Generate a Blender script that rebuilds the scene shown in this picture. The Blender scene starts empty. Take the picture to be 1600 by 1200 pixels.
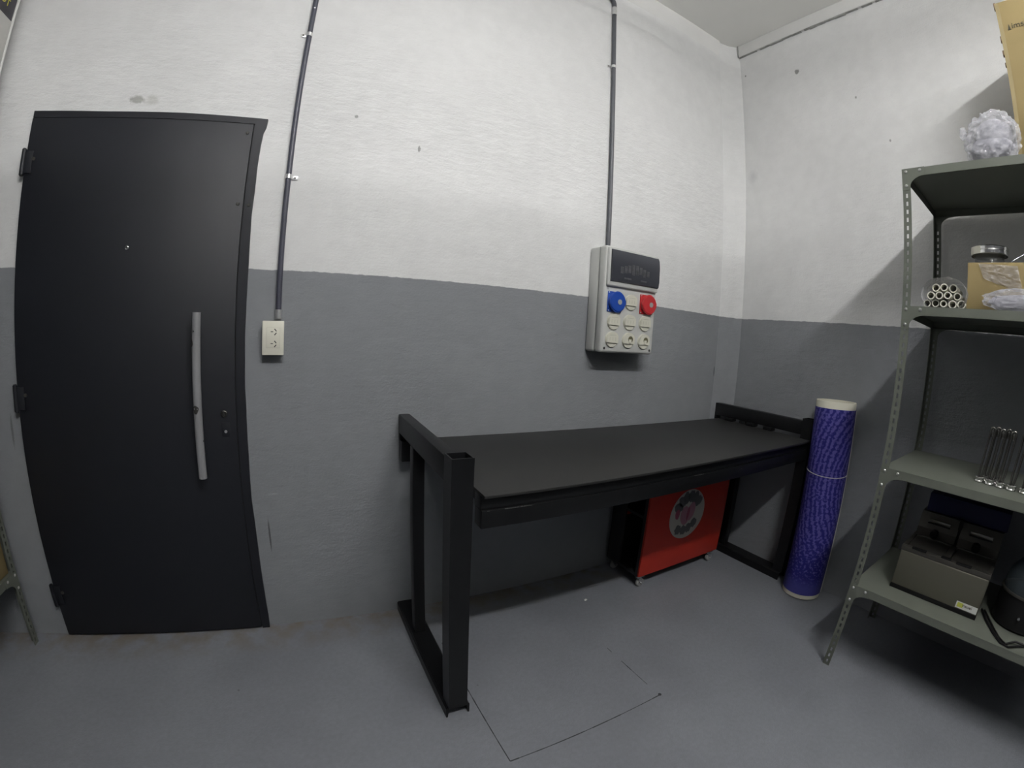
import bpy, bmesh, math, random
from mathutils import Vector, Matrix, noise
from math import pi, sin, cos, radians

S = bpy.context.scene
C = S.collection
random.seed(7)

# ------------------------------------------------------------------ camera, world, exposure
cam = bpy.data.cameras.new('camera')
cam_ob = bpy.data.objects.new('camera', cam)
C.objects.link(cam_ob)
cam_ob.location = (1.1172, -1.7283, 1.2867)
cam_ob.rotation_euler = (1.45020, -0.059184, -0.46762)
cam.type = 'PANO'
cam.sensor_fit = 'HORIZONTAL'
cam.sensor_width = 36.0
cam.sensor_height = 27.0
cam.clip_start = 0.01
P = cam if hasattr(cam, 'panorama_type') else cam.cycles
P.panorama_type = 'FISHEYE_LENS_POLYNOMIAL'      # action-camera wide lens
P.fisheye_fov = radians(200)
P.fisheye_polynomial_k0 = 0.0
P.fisheye_polynomial_k1 = -0.06485937
P.fisheye_polynomial_k2 = 2.543432e-05
P.fisheye_polynomial_k3 = 1.10605e-05
P.fisheye_polynomial_k4 = 1.775662e-07
S.camera = cam_ob

W = bpy.data.worlds.new('world')
S.world = W
W.use_nodes = True
W.node_tree.nodes['Background'].inputs[0].default_value = (0.5, 0.5, 0.5, 1)
W.node_tree.nodes['Background'].inputs[1].default_value = 0.0
S.view_settings.view_transform = 'Standard'
S.view_settings.look = 'None'
S.view_settings.gamma = 1.0
S.view_settings.use_curve_mapping = False
S.view_settings.exposure = 0.0

LAMP_POS = (1.68, -2.38, 3.11)
LAMP_STRENGTH = 191.0
LAMP2_POS = (1.5, -5.0, 3.10)
LAMP2_STRENGTH = 205.0

# room: x left..right, y front..back (door wall at y = 0), z
XL, XR, YF, ZC = -0.78, 3.58, -6.6, 3.41
YP, ZP = -3.6, 2.745          # added partition behind the camera, open above, blocks the far lamp's low rays
PAINT_Z = 1.476

# ------------------------------------------------------------------ materials
def new_mat(name):
    m = bpy.data.materials.new(name)
    m.use_nodes = True
    nt = m.node_tree
    return m, nt, nt.nodes, nt.links, nt.nodes['Principled BSDF']

def N(ns, t, **kw):
    n = ns.new(t)
    for k, v in kw.items():
        setattr(n, k, v)
    return n

def mat(name, col, rough=0.5, metal=0.0, spec=0.5, var=0.0, vscale=6.0, bump=0.0, bscale=80.0, alpha=None, coat=0.0):
    m, nt, ns, ln, b = new_mat(name)
    b.inputs['Base Color'].default_value = (*col, 1)
    b.inputs['Roughness'].default_value = rough
    b.inputs['Metallic'].default_value = metal
    b.inputs['Specular IOR Level'].default_value = spec
    if coat:
        b.inputs['Coat Weight'].default_value = coat
    tc = N(ns, 'ShaderNodeTexCoord')
    if var > 0:
        nz = N(ns, 'ShaderNodeTexNoise')
        nz.inputs['Scale'].default_value = vscale
        nz.inputs['Detail'].default_value = 6
        ln.new(tc.outputs['Object'], nz.inputs['Vector'])
        mr = N(ns, 'ShaderNodeMapRange')
        mr.inputs[1].default_value = 0.3
        mr.inputs[2].default_value = 0.7
        mr.inputs[3].default_value = 1 - var
        mr.inputs[4].default_value = 1 + var
        ln.new(nz.outputs['Fac'], mr.inputs[0])
        mx = N(ns, 'ShaderNodeMix', data_type='RGBA', blend_type='MULTIPLY')
        mx.inputs[0].default_value = 1
        mx.inputs[6].default_value = (*col, 1)
        ln.new(mr.outputs[0], mx.inputs[7])
        ln.new(mx.outputs[2], b.inputs['Base Color'])
    if bump > 0:
        nb = N(ns, 'ShaderNodeTexNoise')
        nb.inputs['Scale'].default_value = bscale
        nb.inputs['Detail'].default_value = 4
        ln.new(tc.outputs['Object'], nb.inputs['Vector'])
        bp = N(ns, 'ShaderNodeBump')
        bp.inputs['Strength'].default_value = bump
        bp.inputs['Distance'].default_value = 0.002
        ln.new(nb.outputs['Fac'], bp.inputs['Height'])
        ln.new(bp.outputs[0], b.inputs['Normal'])
    return m

def plastic_film(name, tint=(0.9, 0.9, 0.92), clear=0.75, rough=0.12):
    """thin clear wrap: mostly see-through, with gloss"""
    m, nt, ns, ln, b = new_mat(name)
    out = ns['Material Output']
    tr = N(ns, 'ShaderNodeBsdfTransparent')
    tr.inputs[0].default_value = (*tint, 1)
    b.inputs['Base Color'].default_value = (0.75, 0.75, 0.78, 1)
    b.inputs['Roughness'].default_value = rough
    b.inputs['Specular IOR Level'].default_value = 0.9
    nb = N(ns, 'ShaderNodeTexNoise')
    nb.inputs['Scale'].default_value = 45
    nb.inputs['Detail'].default_value = 3
    tc = N(ns, 'ShaderNodeTexCoord')
    ln.new(tc.outputs['Object'], nb.inputs['Vector'])
    bp = N(ns, 'ShaderNodeBump')
    bp.inputs['Strength'].default_value = 0.9
    bp.inputs['Distance'].default_value = 0.01
    ln.new(nb.outputs['Fac'], bp.inputs['Height'])
    ln.new(bp.outputs[0], b.inputs['Normal'])
    mx = N(ns, 'ShaderNodeMixShader')
    mx.inputs[0].default_value = clear
    ln.new(b.outputs[0], mx.inputs[1])
    ln.new(tr.outputs[0], mx.inputs[2])
    ln.new(mx.outputs[0], out.inputs[0])
    return m

def glass(name, tint, clear):
    m, nt, ns, ln, b = new_mat(name)
    out = ns['Material Output']
    tr = N(ns, 'ShaderNodeBsdfTransparent')
    tr.inputs[0].default_value = (*tint, 1)
    b.inputs['Base Color'].default_value = (*[c * 0.25 for c in tint], 1)
    b.inputs['Roughness'].default_value = 0.15
    mx = N(ns, 'ShaderNodeMixShader')
    mx.inputs[0].default_value = clear
    ln.new(b.outputs[0], mx.inputs[1])
    ln.new(tr.outputs[0], mx.inputs[2])
    ln.new(mx.outputs[0], out.inputs[0])
    return m

WHITE = (0.70, 0.70, 0.695)
GREY = (0.225, 0.234, 0.250)

def wall_mat(name, spots=(), two_tone=True, rough_patch=None):
    """painted plaster: white above, grey below a hand-cut line; trowel marks, chips and stains at fixed places"""
    m, nt, ns, ln, b = new_mat(name)
    b.inputs['Roughness'].default_value = 0.75
    b.inputs['Specular IOR Level'].default_value = 0.25
    g = N(ns, 'ShaderNodeNewGeometry')
    sx = N(ns, 'ShaderNodeSeparateXYZ')
    ln.new(g.outputs['Position'], sx.inputs[0])
    def noise_n(scale, detail=4, rough=0.55):
        n = N(ns, 'ShaderNodeTexNoise')
        n.inputs['Scale'].default_value = scale
        n.inputs['Detail'].default_value = detail
        n.inputs['Roughness'].default_value = rough
        ln.new(g.outputs['Position'], n.inputs['Vector'])
        return n
    def math_n(op, a, b_=None, c=None):
        n = N(ns, 'ShaderNodeMath', operation=op)
        for i, v in enumerate((a, b_, c)):
            if v is None: continue
            if isinstance(v, (int, float)): n.inputs[i].default_value = v
            else: ln.new(v, n.inputs[i])
        return n.outputs[0]
    def mapr(v, a, b_, c=0.0, d=1.0):
        n = N(ns, 'ShaderNodeMapRange')
        for i, q in enumerate((a, b_, c, d)): n.inputs[i + 1].default_value = q
        ln.new(v, n.inputs[0])
        return n.outputs[0]
    def mixc(f, a, b_, bt='MIX'):
        n = N(ns, 'ShaderNodeMix', data_type='RGBA', blend_type=bt)
        if isinstance(f, (int, float)): n.inputs[0].default_value = f
        else: ln.new(f, n.inputs[0])
        for i, v in ((6, a), (7, b_)):
            if isinstance(v, tuple): n.inputs[i].default_value = (*v, 1)
            else: ln.new(v, n.inputs[i])
        return n.outputs[2]
    big = noise_n(1.6, 5)
    fine = noise_n(120, 3)
    mid = noise_n(14, 5)
    col = WHITE
    if two_tone:
        edge = noise_n(25, 4)
        zz = math_n('MULTIPLY_ADD', edge.outputs['Fac'], 0.012, sx.outputs['Z'])
        f = mapr(zz, PAINT_Z + 0.0045, PAINT_Z + 0.0075)
        col = mixc(f, GREY, WHITE)
    v = mapr(big.outputs['Fac'], 0.3, 0.7, 0.94, 1.05)
    col = mixc(1.0, col, v, 'MULTIPLY') if not isinstance(col, tuple) else mixc(1.0, col, v, 'MULTIPLY')
    v2 = mapr(mid.outputs['Fac'], 0.3, 0.7, 0.97, 1.03)
    col = mixc(1.0, col, v2, 'MULTIPLY')
    for (c, r, scol, strength, soft) in spots:
        sub = N(ns, 'ShaderNodeVectorMath', operation='SUBTRACT')
        ln.new(g.outputs['Position'], sub.inputs[0]); sub.inputs[1].default_value = c
        dv = N(ns, 'ShaderNodeVectorMath', operation='DIVIDE')
        ln.new(sub.outputs[0], dv.inputs[0]); dv.inputs[1].default_value = r
        le = N(ns, 'ShaderNodeVectorMath', operation='LENGTH')
        ln.new(dv.outputs[0], le.inputs[0])
        nn = noise_n(1.2 / max(min(q for q in r if q < 5), 0.004), 3)
        d = math_n('MULTIPLY_ADD', nn.outputs['Fac'], 1.1, le.outputs['Value'])
        fac = math_n('MULTIPLY', mapr(d, 1.5 - soft * 0.5, 1.5 + soft * 0.5, 1.0, 0.0), strength)
        col = mixc(fac, col, scol)
    ln.new(col, b.inputs['Base Color'])
    # relief: sand grain plus sweeping trowel marks, stronger in one band
    h = math_n('MULTIPLY', fine.outputs['Fac'], 0.35)
    mp = N(ns, 'ShaderNodeMapping'); mp.inputs['Scale'].default_value = (5, 5, 14)
    mp.inputs['Rotation'].default_value = (0, radians(6), 0)
    ln.new(g.outputs['Position'], mp.inputs[0])
    tro = N(ns, 'ShaderNodeTexNoise'); tro.inputs['Scale'].default_value = 2.2; tro.inputs['Detail'].default_value = 7
    tro.inputs['Roughness'].default_value = 0.65
    ln.new(mp.outputs[0], tro.inputs['Vector'])
    if rough_patch:
        z0, z1 = rough_patch
        band = math_n('MULTIPLY', mapr(sx.outputs['Z'], z0 - 0.25, z0 + 0.05, 0.25, 1.0), mapr(sx.outputs['Z'], z1 - 0.05, z1 + 0.3, 1.0, 0.25))
        t = math_n('MULTIPLY', tro.outputs['Fac'], band)
    else:
        t = math_n('MULTIPLY', tro.outputs['Fac'], 0.5)
    h = math_n('ADD', h, math_n('MULTIPLY', t, 3.0))
    h = math_n('ADD', h, math_n('MULTIPLY', big.outputs['Fac'], 4.0))
    bp = N(ns, 'ShaderNodeBump')
    bp.inputs['Strength'].default_value = 0.55
    bp.inputs['Distance'].default_value = 0.006
    ln.new(h, bp.inputs['Height'])
    ln.new(bp.outputs[0], b.inputs['Normal'])
    return m

def floor_mat():
    m, nt, ns, ln, b = new_mat('painted_concrete_floor')
    b.inputs['Roughness'].default_value = 0.5
    b.inputs['Specular IOR Level'].default_value = 0.35
    g = N(ns, 'ShaderNodeNewGeometry')
    sx = N(ns, 'ShaderNodeSeparateXYZ'); ln.new(g.outputs['Position'], sx.inputs[0])
    def nz(scale, det=5):
        n = N(ns, 'ShaderNodeTexNoise'); n.inputs['Scale'].default_value = scale; n.inputs['Detail'].default_value = det
        ln.new(g.outputs['Position'], n.inputs['Vector']); return n.outputs['Fac']
    def mr(v, a, b_, c, d):
        n = N(ns, 'ShaderNodeMapRange'); ln.new(v, n.inputs[0])
        for i, q in enumerate((a, b_, c, d)): n.inputs[i + 1].default_value = q
        return n.outputs[0]
    def ma(op, a, b_):
        n = N(ns, 'ShaderNodeMath', operation=op)
        for i, v in enumerate((a, b_)):
            if isinstance(v, (int, float)): n.inputs[i].default_value = v
            else: ln.new(v, n.inputs[i])
        return n.outputs[0]
    def mix(f, a, b_, bt='MIX'):
        n = N(ns, 'ShaderNodeMix', data_type='RGBA', blend_type=bt)
        if isinstance(f, (int, float)): n.inputs[0].default_value = f
        else: ln.new(f, n.inputs[0])
        for i, v in ((6, a), (7, b_)):
            if isinstance(v, tuple): n.inputs[i].default_value = (*v, 1)
            else: ln.new(v, n.inputs[i])
        return n.outputs[2]
    col = mix(1.0, (0.185, 0.194, 0.215), mr(nz(2.2), 0.3, 0.7, 0.9, 1.1), 'MULTIPLY')
    col = mix(1.0, col, mr(nz(60, 3), 0.3, 0.7, 0.95, 1.05), 'MULTIPLY')
    # dusty dirt swept against the foot of the door wall
    d = ma('MULTIPLY', mr(sx.outputs['Y'], -0.20, -0.01, 0.0, 1.0), mr(nz(11), 0.40, 0.62, 0.0, 0.8))
    col = mix(d, col, (0.15, 0.12, 0.085))
    # scattered scuffs and dots
    vo = N(ns, 'ShaderNodeTexVoronoi'); vo.inputs['Scale'].default_value = 5.5; vo.inputs['Randomness'].default_value = 1
    ln.new(g.outputs['Position'], vo.inputs['Vector'])
    col = mix(mr(vo.outputs['Distance'], 0.012, 0.03, 0.7, 0.0), col, (0.07, 0.07, 0.075))
    vo2 = N(ns, 'ShaderNodeTexVoronoi'); vo2.inputs['Scale'].default_value = 3.7; vo2.inputs['Randomness'].default_value = 1
    mp = N(ns, 'ShaderNodeMapping'); mp.inputs['Location'].default_value = (3.3, 1.7, 0); ln.new(g.outputs['Position'], mp.inputs[0])
    ln.new(mp.outputs[0], vo2.inputs['Vector'])
    col = mix(mr(vo2.outputs['Distance'], 0.008, 0.018, 0.6, 0.0), col, (0.42, 0.41, 0.38))
    ln.new(col, b.inputs['Base Color'])
    bp = N(ns, 'ShaderNodeBump'); bp.inputs['Strength'].default_value = 0.25; bp.inputs['Distance'].default_value = 0.004
    ln.new(ma('ADD', ma('MULTIPLY', nz(5), 3.0), nz(150, 3)), bp.inputs['Height']); ln.new(bp.outputs[0], b.inputs['Normal'])
    return m

def roll_mat():
    """printed vinyl: mottled deep blue and lilac flowing streaks, plain towards the foot"""
    m, nt, ns, ln, b = new_mat('blue_lilac_printed_vinyl')
    b.inputs['Roughness'].default_value = 0.55
    b.inputs['Specular IOR Level'].default_value = 0.3
    tc = N(ns, 'ShaderNodeTexCoord')
    sp = N(ns, 'ShaderNodeSeparateXYZ'); ln.new(tc.outputs['Object'], sp.inputs[0])
    ngx = N(ns, 'ShaderNodeMath', operation='MULTIPLY'); ln.new(sp.outputs['X'], ngx.inputs[0]); ngx.inputs[1].default_value = -1
    ngy = N(ns, 'ShaderNodeMath', operation='MULTIPLY'); ln.new(sp.outputs['Y'], ngy.inputs[0]); ngy.inputs[1].default_value = -1
    at = N(ns, 'ShaderNodeMath', operation='ARCTAN2'); ln.new(ngy.outputs[0], at.inputs[0]); ln.new(ngx.outputs[0], at.inputs[1])
    u = N(ns, 'ShaderNodeMath', operation='MULTIPLY'); ln.new(at.outputs[0], u.inputs[0]); u.inputs[1].default_value = 0.108
    # whorl: uneven ridges about a point on the sheet, like an enlarged fingerprint
    cb = N(ns, 'ShaderNodeCombineXYZ'); ln.new(u.outputs[0], cb.inputs[0]); ln.new(sp.outputs['Z'], cb.inputs[1])
    mp = N(ns, 'ShaderNodeMapping'); mp.vector_type = 'POINT'
    mp.inputs['Location'].default_value = (-0.23, -0.335, 0)
    mp.inputs['Scale'].default_value = (1.0, 0.52, 1)
    ln.new(cb.outputs[0], mp.inputs[0])
    dn = N(ns, 'ShaderNodeTexNoise'); dn.inputs['Scale'].default_value = 7; dn.inputs['Detail'].default_value = 2
    ln.new(cb.outputs[0], dn.inputs['Vector'])
    wv = N(ns, 'ShaderNodeTexWave'); wv.wave_type = 'RINGS'; wv.rings_direction = 'Z'
    wv.inputs['Scale'].default_value = 12.5
    wv.inputs['Distortion'].default_value = 4.5
    wv.inputs['Detail'].default_value = 4
    wv.inputs['Detail Scale'].default_value = 1.6
    wv.inputs['Detail Roughness'].default_value = 0.6
    ln.new(mp.outputs[0], wv.inputs['Vector'])
    sn = N(ns, 'ShaderNodeTexNoise'); sn.inputs['Scale'].default_value = 75; sn.inputs['Detail'].default_value = 3
    ln.new(cb.outputs[0], sn.inputs['Vector'])
    a1 = N(ns, 'ShaderNodeMath', operation='MULTIPLY_ADD'); ln.new(sn.outputs['Fac'], a1.inputs[0]); a1.inputs[1].default_value = 2.6; a1.inputs[2].default_value = -1.3
    fz = N(ns, 'ShaderNodeMapRange'); ln.new(sp.outputs['Z'], fz.inputs[0])
    fz.inputs[1].default_value = 0.12; fz.inputs[2].default_value = 0.42; fz.inputs[3].default_value = 0.15; fz.inputs[4].default_value = 0.62
    wm = N(ns, 'ShaderNodeMath', operation='MULTIPLY_ADD'); ln.new(wv.outputs['Fac'], wm.inputs[0]); ln.new(fz.outputs[0], wm.inputs[1]); wm.inputs[2].default_value = 0.1
    ad = N(ns, 'ShaderNodeMath', operation='ADD'); ln.new(a1.outputs[0], ad.inputs[0]); ln.new(wm.outputs[0], ad.inputs[1])
    cr = N(ns, 'ShaderNodeValToRGB')
    cr.color_ramp.elements[0].position = 0.26; cr.color_ramp.elements[0].color = (0.013, 0.013, 0.155, 1)
    cr.color_ramp.elements[1].position = 0.62; cr.color_ramp.elements[1].color = (0.098, 0.086, 0.30, 1)
    ln.new(ad.outputs[0], cr.inputs[0])
    fp = N(ns, 'ShaderNodeMapRange'); ln.new(sp.outputs['Z'], fp.inputs[0])
    fp.inputs[1].default_value = 0.07; fp.inputs[2].default_value = 0.13; fp.inputs[3].default_value = 1; fp.inputs[4].default_value = 0
    mx = N(ns, 'ShaderNodeMix', data_type='RGBA'); ln.new(fp.outputs[0], mx.inputs[0]); ln.new(cr.outputs[0], mx.inputs[6]); mx.inputs[7].default_value = (0.050, 0.049, 0.235, 1)
    ln.new(mx.outputs[2], b.inputs['Base Color'])
    return m

def emis(name, col, strength):
    m, nt, ns, ln, b = new_mat(name)
    b.inputs['Base Color'].default_value = (0.8, 0.8, 0.8, 1)
    b.inputs['Emission Color'].default_value = (*col, 1)
    b.inputs['Emission Strength'].default_value = strength
    return m

def brushed(name, col, rough=0.4):
    m, nt, ns, ln, b = new_mat(name)
    b.inputs['Base Color'].default_value = (*col, 1); b.inputs['Metallic'].default_value = 0.7
    tc = N(ns, 'ShaderNodeTexCoord')
    mp = N(ns, 'ShaderNodeMapping'); mp.inputs['Scale'].default_value = (4, 4, 300); ln.new(tc.outputs['Object'], mp.inputs[0])
    nz = N(ns, 'ShaderNodeTexNoise'); nz.inputs['Scale'].default_value = 3; ln.new(mp.outputs[0], nz.inputs['Vector'])
    mr = N(ns, 'ShaderNodeMapRange'); ln.new(nz.outputs['Fac'], mr.inputs[0]); mr.inputs[3].default_value = rough - 0.06; mr.inputs[4].default_value = rough + 0.08
    ln.new(mr.outputs[0], b.inputs['Roughness'])
    return m

M = dict(
    ceiling=mat('ceiling_paint', (0.90, 0.895, 0.86), 0.9, spec=0.2, var=0.03, vscale=2, bump=0.2, bscale=40),
    trim=mat('white_plaster_trim', (0.72, 0.715, 0.70), 0.8, spec=0.2, var=0.03, vscale=5, bump=0.35, bscale=60),
    groove=mat('dark_crack', (0.38, 0.385, 0.365), 0.95, spec=0.1, var=0.2, vscale=30),
    floor=floor_mat(),
    leftwall=mat('grey_side_wall_paint', (0.16, 0.165, 0.175), 0.8, spec=0.2, var=0.05, vscale=3),
    farwall=mat('slate_unseen_wall_paint', (0.05, 0.052, 0.056), 0.8, spec=0.2, var=0.05, vscale=3),  # unseen end wall and added partition, kept dark to cut bounce light
    hatch=mat('dark_floor_joint', (0.05, 0.052, 0.055), 0.9, spec=0.1, var=0.3, vscale=25),
    door=mat('charcoal_door_paint', (0.0066, 0.0076, 0.0118), 0.56, spec=0.46, var=0.06, vscale=3, bump=0.12, bscale=220),
    doorgap=mat('door_gap_black', (0.004, 0.004, 0.005), 0.8),
    handle=mat('grey_handle_paint', (0.235, 0.235, 0.245), 0.45, var=0.04, vscale=20),
    chip=mat('chipped_paint', (0.03, 0.028, 0.026), 0.7),
    conduit=mat('slate_conduit_paint', (0.052, 0.054, 0.075), 0.45, var=0.08, vscale=30),
    conduit2=mat('grey_conduit_paint', (0.085, 0.088, 0.100), 0.45, var=0.08, vscale=30),
    galv=mat('galvanised_metal', (0.72, 0.72, 0.72), 0.3, 0.8, var=0.08, vscale=60),
    cream=mat('cream_outlet_plastic', (0.72, 0.70, 0.60), 0.4, var=0.01),
    creamline=mat('outlet_recess', (0.52, 0.50, 0.42), 0.5),
    slot=mat('outlet_slot', (0.03, 0.03, 0.03), 0.6),
    panel=mat('light_grey_panel_plastic', (0.53, 0.535, 0.515), 0.42, bump=0.06, bscale=400),
    panelseam=mat('panel_seam', (0.33, 0.335, 0.325), 0.6),
    smoke=glass('smoked_cover', (0.22, 0.23, 0.26), 0.35),
    smokefr=mat('smoked_frame', (0.040, 0.043, 0.053), 0.22),
    blue=mat('blue_socket_plastic', (0.012, 0.06, 0.34), 0.35, var=0.04),
    red=mat('red_socket_plastic', (0.46, 0.025, 0.03), 0.35, var=0.04),
    greyplastic=mat('grey_plastic', (0.30, 0.30, 0.29), 0.5),
    ivory=mat('ivory_socket_plastic', (0.62, 0.61, 0.52), 0.4, var=0.01),
    ivoryline=mat('ivory_socket_line', (0.33, 0.32, 0.26), 0.6),
    hole=mat('socket_hole', (0.10, 0.095, 0.05), 0.6),
    black=mat('black_bench_paint', (0.0045, 0.0048, 0.0055), 0.40, spec=0.34, var=0.15, vscale=12, bump=0.12, bscale=150),
    benchtop=mat('black_benchtop_sheet', (0.015, 0.015, 0.0145), 0.5, spec=0.45, var=0.18, vscale=4, bump=0.08, bscale=120),
    scrape=mat('bare_metal_scratch', (0.10, 0.10, 0.10), 0.5, 0.3),
    cartred=mat('red_cart_panel', (0.40, 0.022, 0.009), 0.5, var=0.05, vscale=8),
    cartblack=mat('black_cart_panel', (0.010, 0.010, 0.011), 0.5),
    logowhite=mat('white_sticker', (0.44, 0.44, 0.40), 0.5),
    logogrey=mat('grey_sticker_print', (0.10, 0.105, 0.11), 0.5),
    logopink=mat('pink_sticker_print', (0.36, 0.17, 0.22), 0.5),
    logorose=mat('rose_sticker_print', (0.30, 0.07, 0.12), 0.5),
    chrome=mat('chrome', (0.75, 0.75, 0.74), 0.18, 1.0),
    darkchrome=mat('tool_steel', (0.27, 0.265, 0.245), 0.25, 1.0),
    caster=mat('grey_caster_wheel', (0.30, 0.30, 0.29), 0.35),
    roll=roll_mat(),
    core=mat('cream_cardboard_core', (0.66, 0.64, 0.53), 0.7, var=0.04),
    string=mat('pale_string', (0.55, 0.54, 0.50), 0.8),
    shelf=mat('grey_green_enamel', (0.122, 0.132, 0.110), 0.42, spec=0.4, var=0.05, vscale=9, bump=0.05, bscale=200),
    bolt=mat('zinc_bolt', (0.62, 0.62, 0.60), 0.3, 0.8),
    card=mat('brown_cardboard', (0.265, 0.205, 0.098), 0.8, spec=0.2, var=0.08, vscale=5),
    cardin=mat('cardboard_edge', (0.22, 0.15, 0.10), 0.85),
    tape=mat('packing_tape', (0.235, 0.185, 0.085), 0.35),
    ink=mat('box_ink', (0.055, 0.05, 0.03), 0.8),
    film=plastic_film('clear_plastic_film', clear=0.78),
    wrapfilm=plastic_film('milky_wrap_film', clear=0.5),
    bagfilm=plastic_film('clear_bag_film', clear=0.70),
    bagfill=mat('white_padding', (0.36, 0.355, 0.39), 0.8, var=0.25, vscale=22, bump=0.6, bscale=40),
    pipe=mat('white_pipe_plastic', (0.72, 0.71, 0.62), 0.45, var=0.04),
    glass=glass('jar_glass', (0.72, 0.74, 0.74), 0.7),
    jarfill=mat('pale_jar_filling', (0.40, 0.37, 0.30), 0.8, var=0.15, vscale=30),
    steel=brushed('brushed_steel_panel', (0.17, 0.165, 0.13), 0.5),
    steeldark=mat('dark_steel', (0.095, 0.090, 0.080), 0.45, 0.6),
    blackplastic=mat('black_plastic', (0.006, 0.006, 0.0065), 0.45, spec=0.3),
    bluelid=mat('dark_blue_plastic', (0.006, 0.009, 0.05), 0.5, spec=0.3),
    yellow=mat('yellow_green_print', (0.55, 0.58, 0.10), 0.6),
    labelwhite=mat('white_label', (0.66, 0.67, 0.64), 0.55),
    whitebox=mat('white_carton', (0.52, 0.515, 0.49), 0.7, var=0.04, vscale=6),
    edgehighlight=mat('carton_edge_highlight', (0.62, 0.62, 0.60), 0.6),
    art=mat('dark_print', (0.035, 0.032, 0.042), 0.45, var=0.5, vscale=14),
    artorange=mat('amber_print', (0.40, 0.23, 0.06), 0.5, var=0.4, vscale=25),
    artpink=mat('mauve_print', (0.30, 0.12, 0.13), 0.5, var=0.4, vscale=25),
    artyellow=mat('yellow_print', (0.50, 0.46, 0.05), 0.5),
    dome=glass('blue_grey_dome', (0.45, 0.55, 0.60), 0.5),
    lampbody=mat('white_lamp_body', (0.7, 0.7, 0.7), 0.5),
    tube=emis('lit_tube', (1.0, 0.995, 0.985), LAMP_STRENGTH),
    tube2=emis('lit_tube_far', (1.0, 0.995, 0.985), LAMP2_STRENGTH),
    paper=mat('pale_scrap', (0.6, 0.6, 0.58), 0.8),
)

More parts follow.
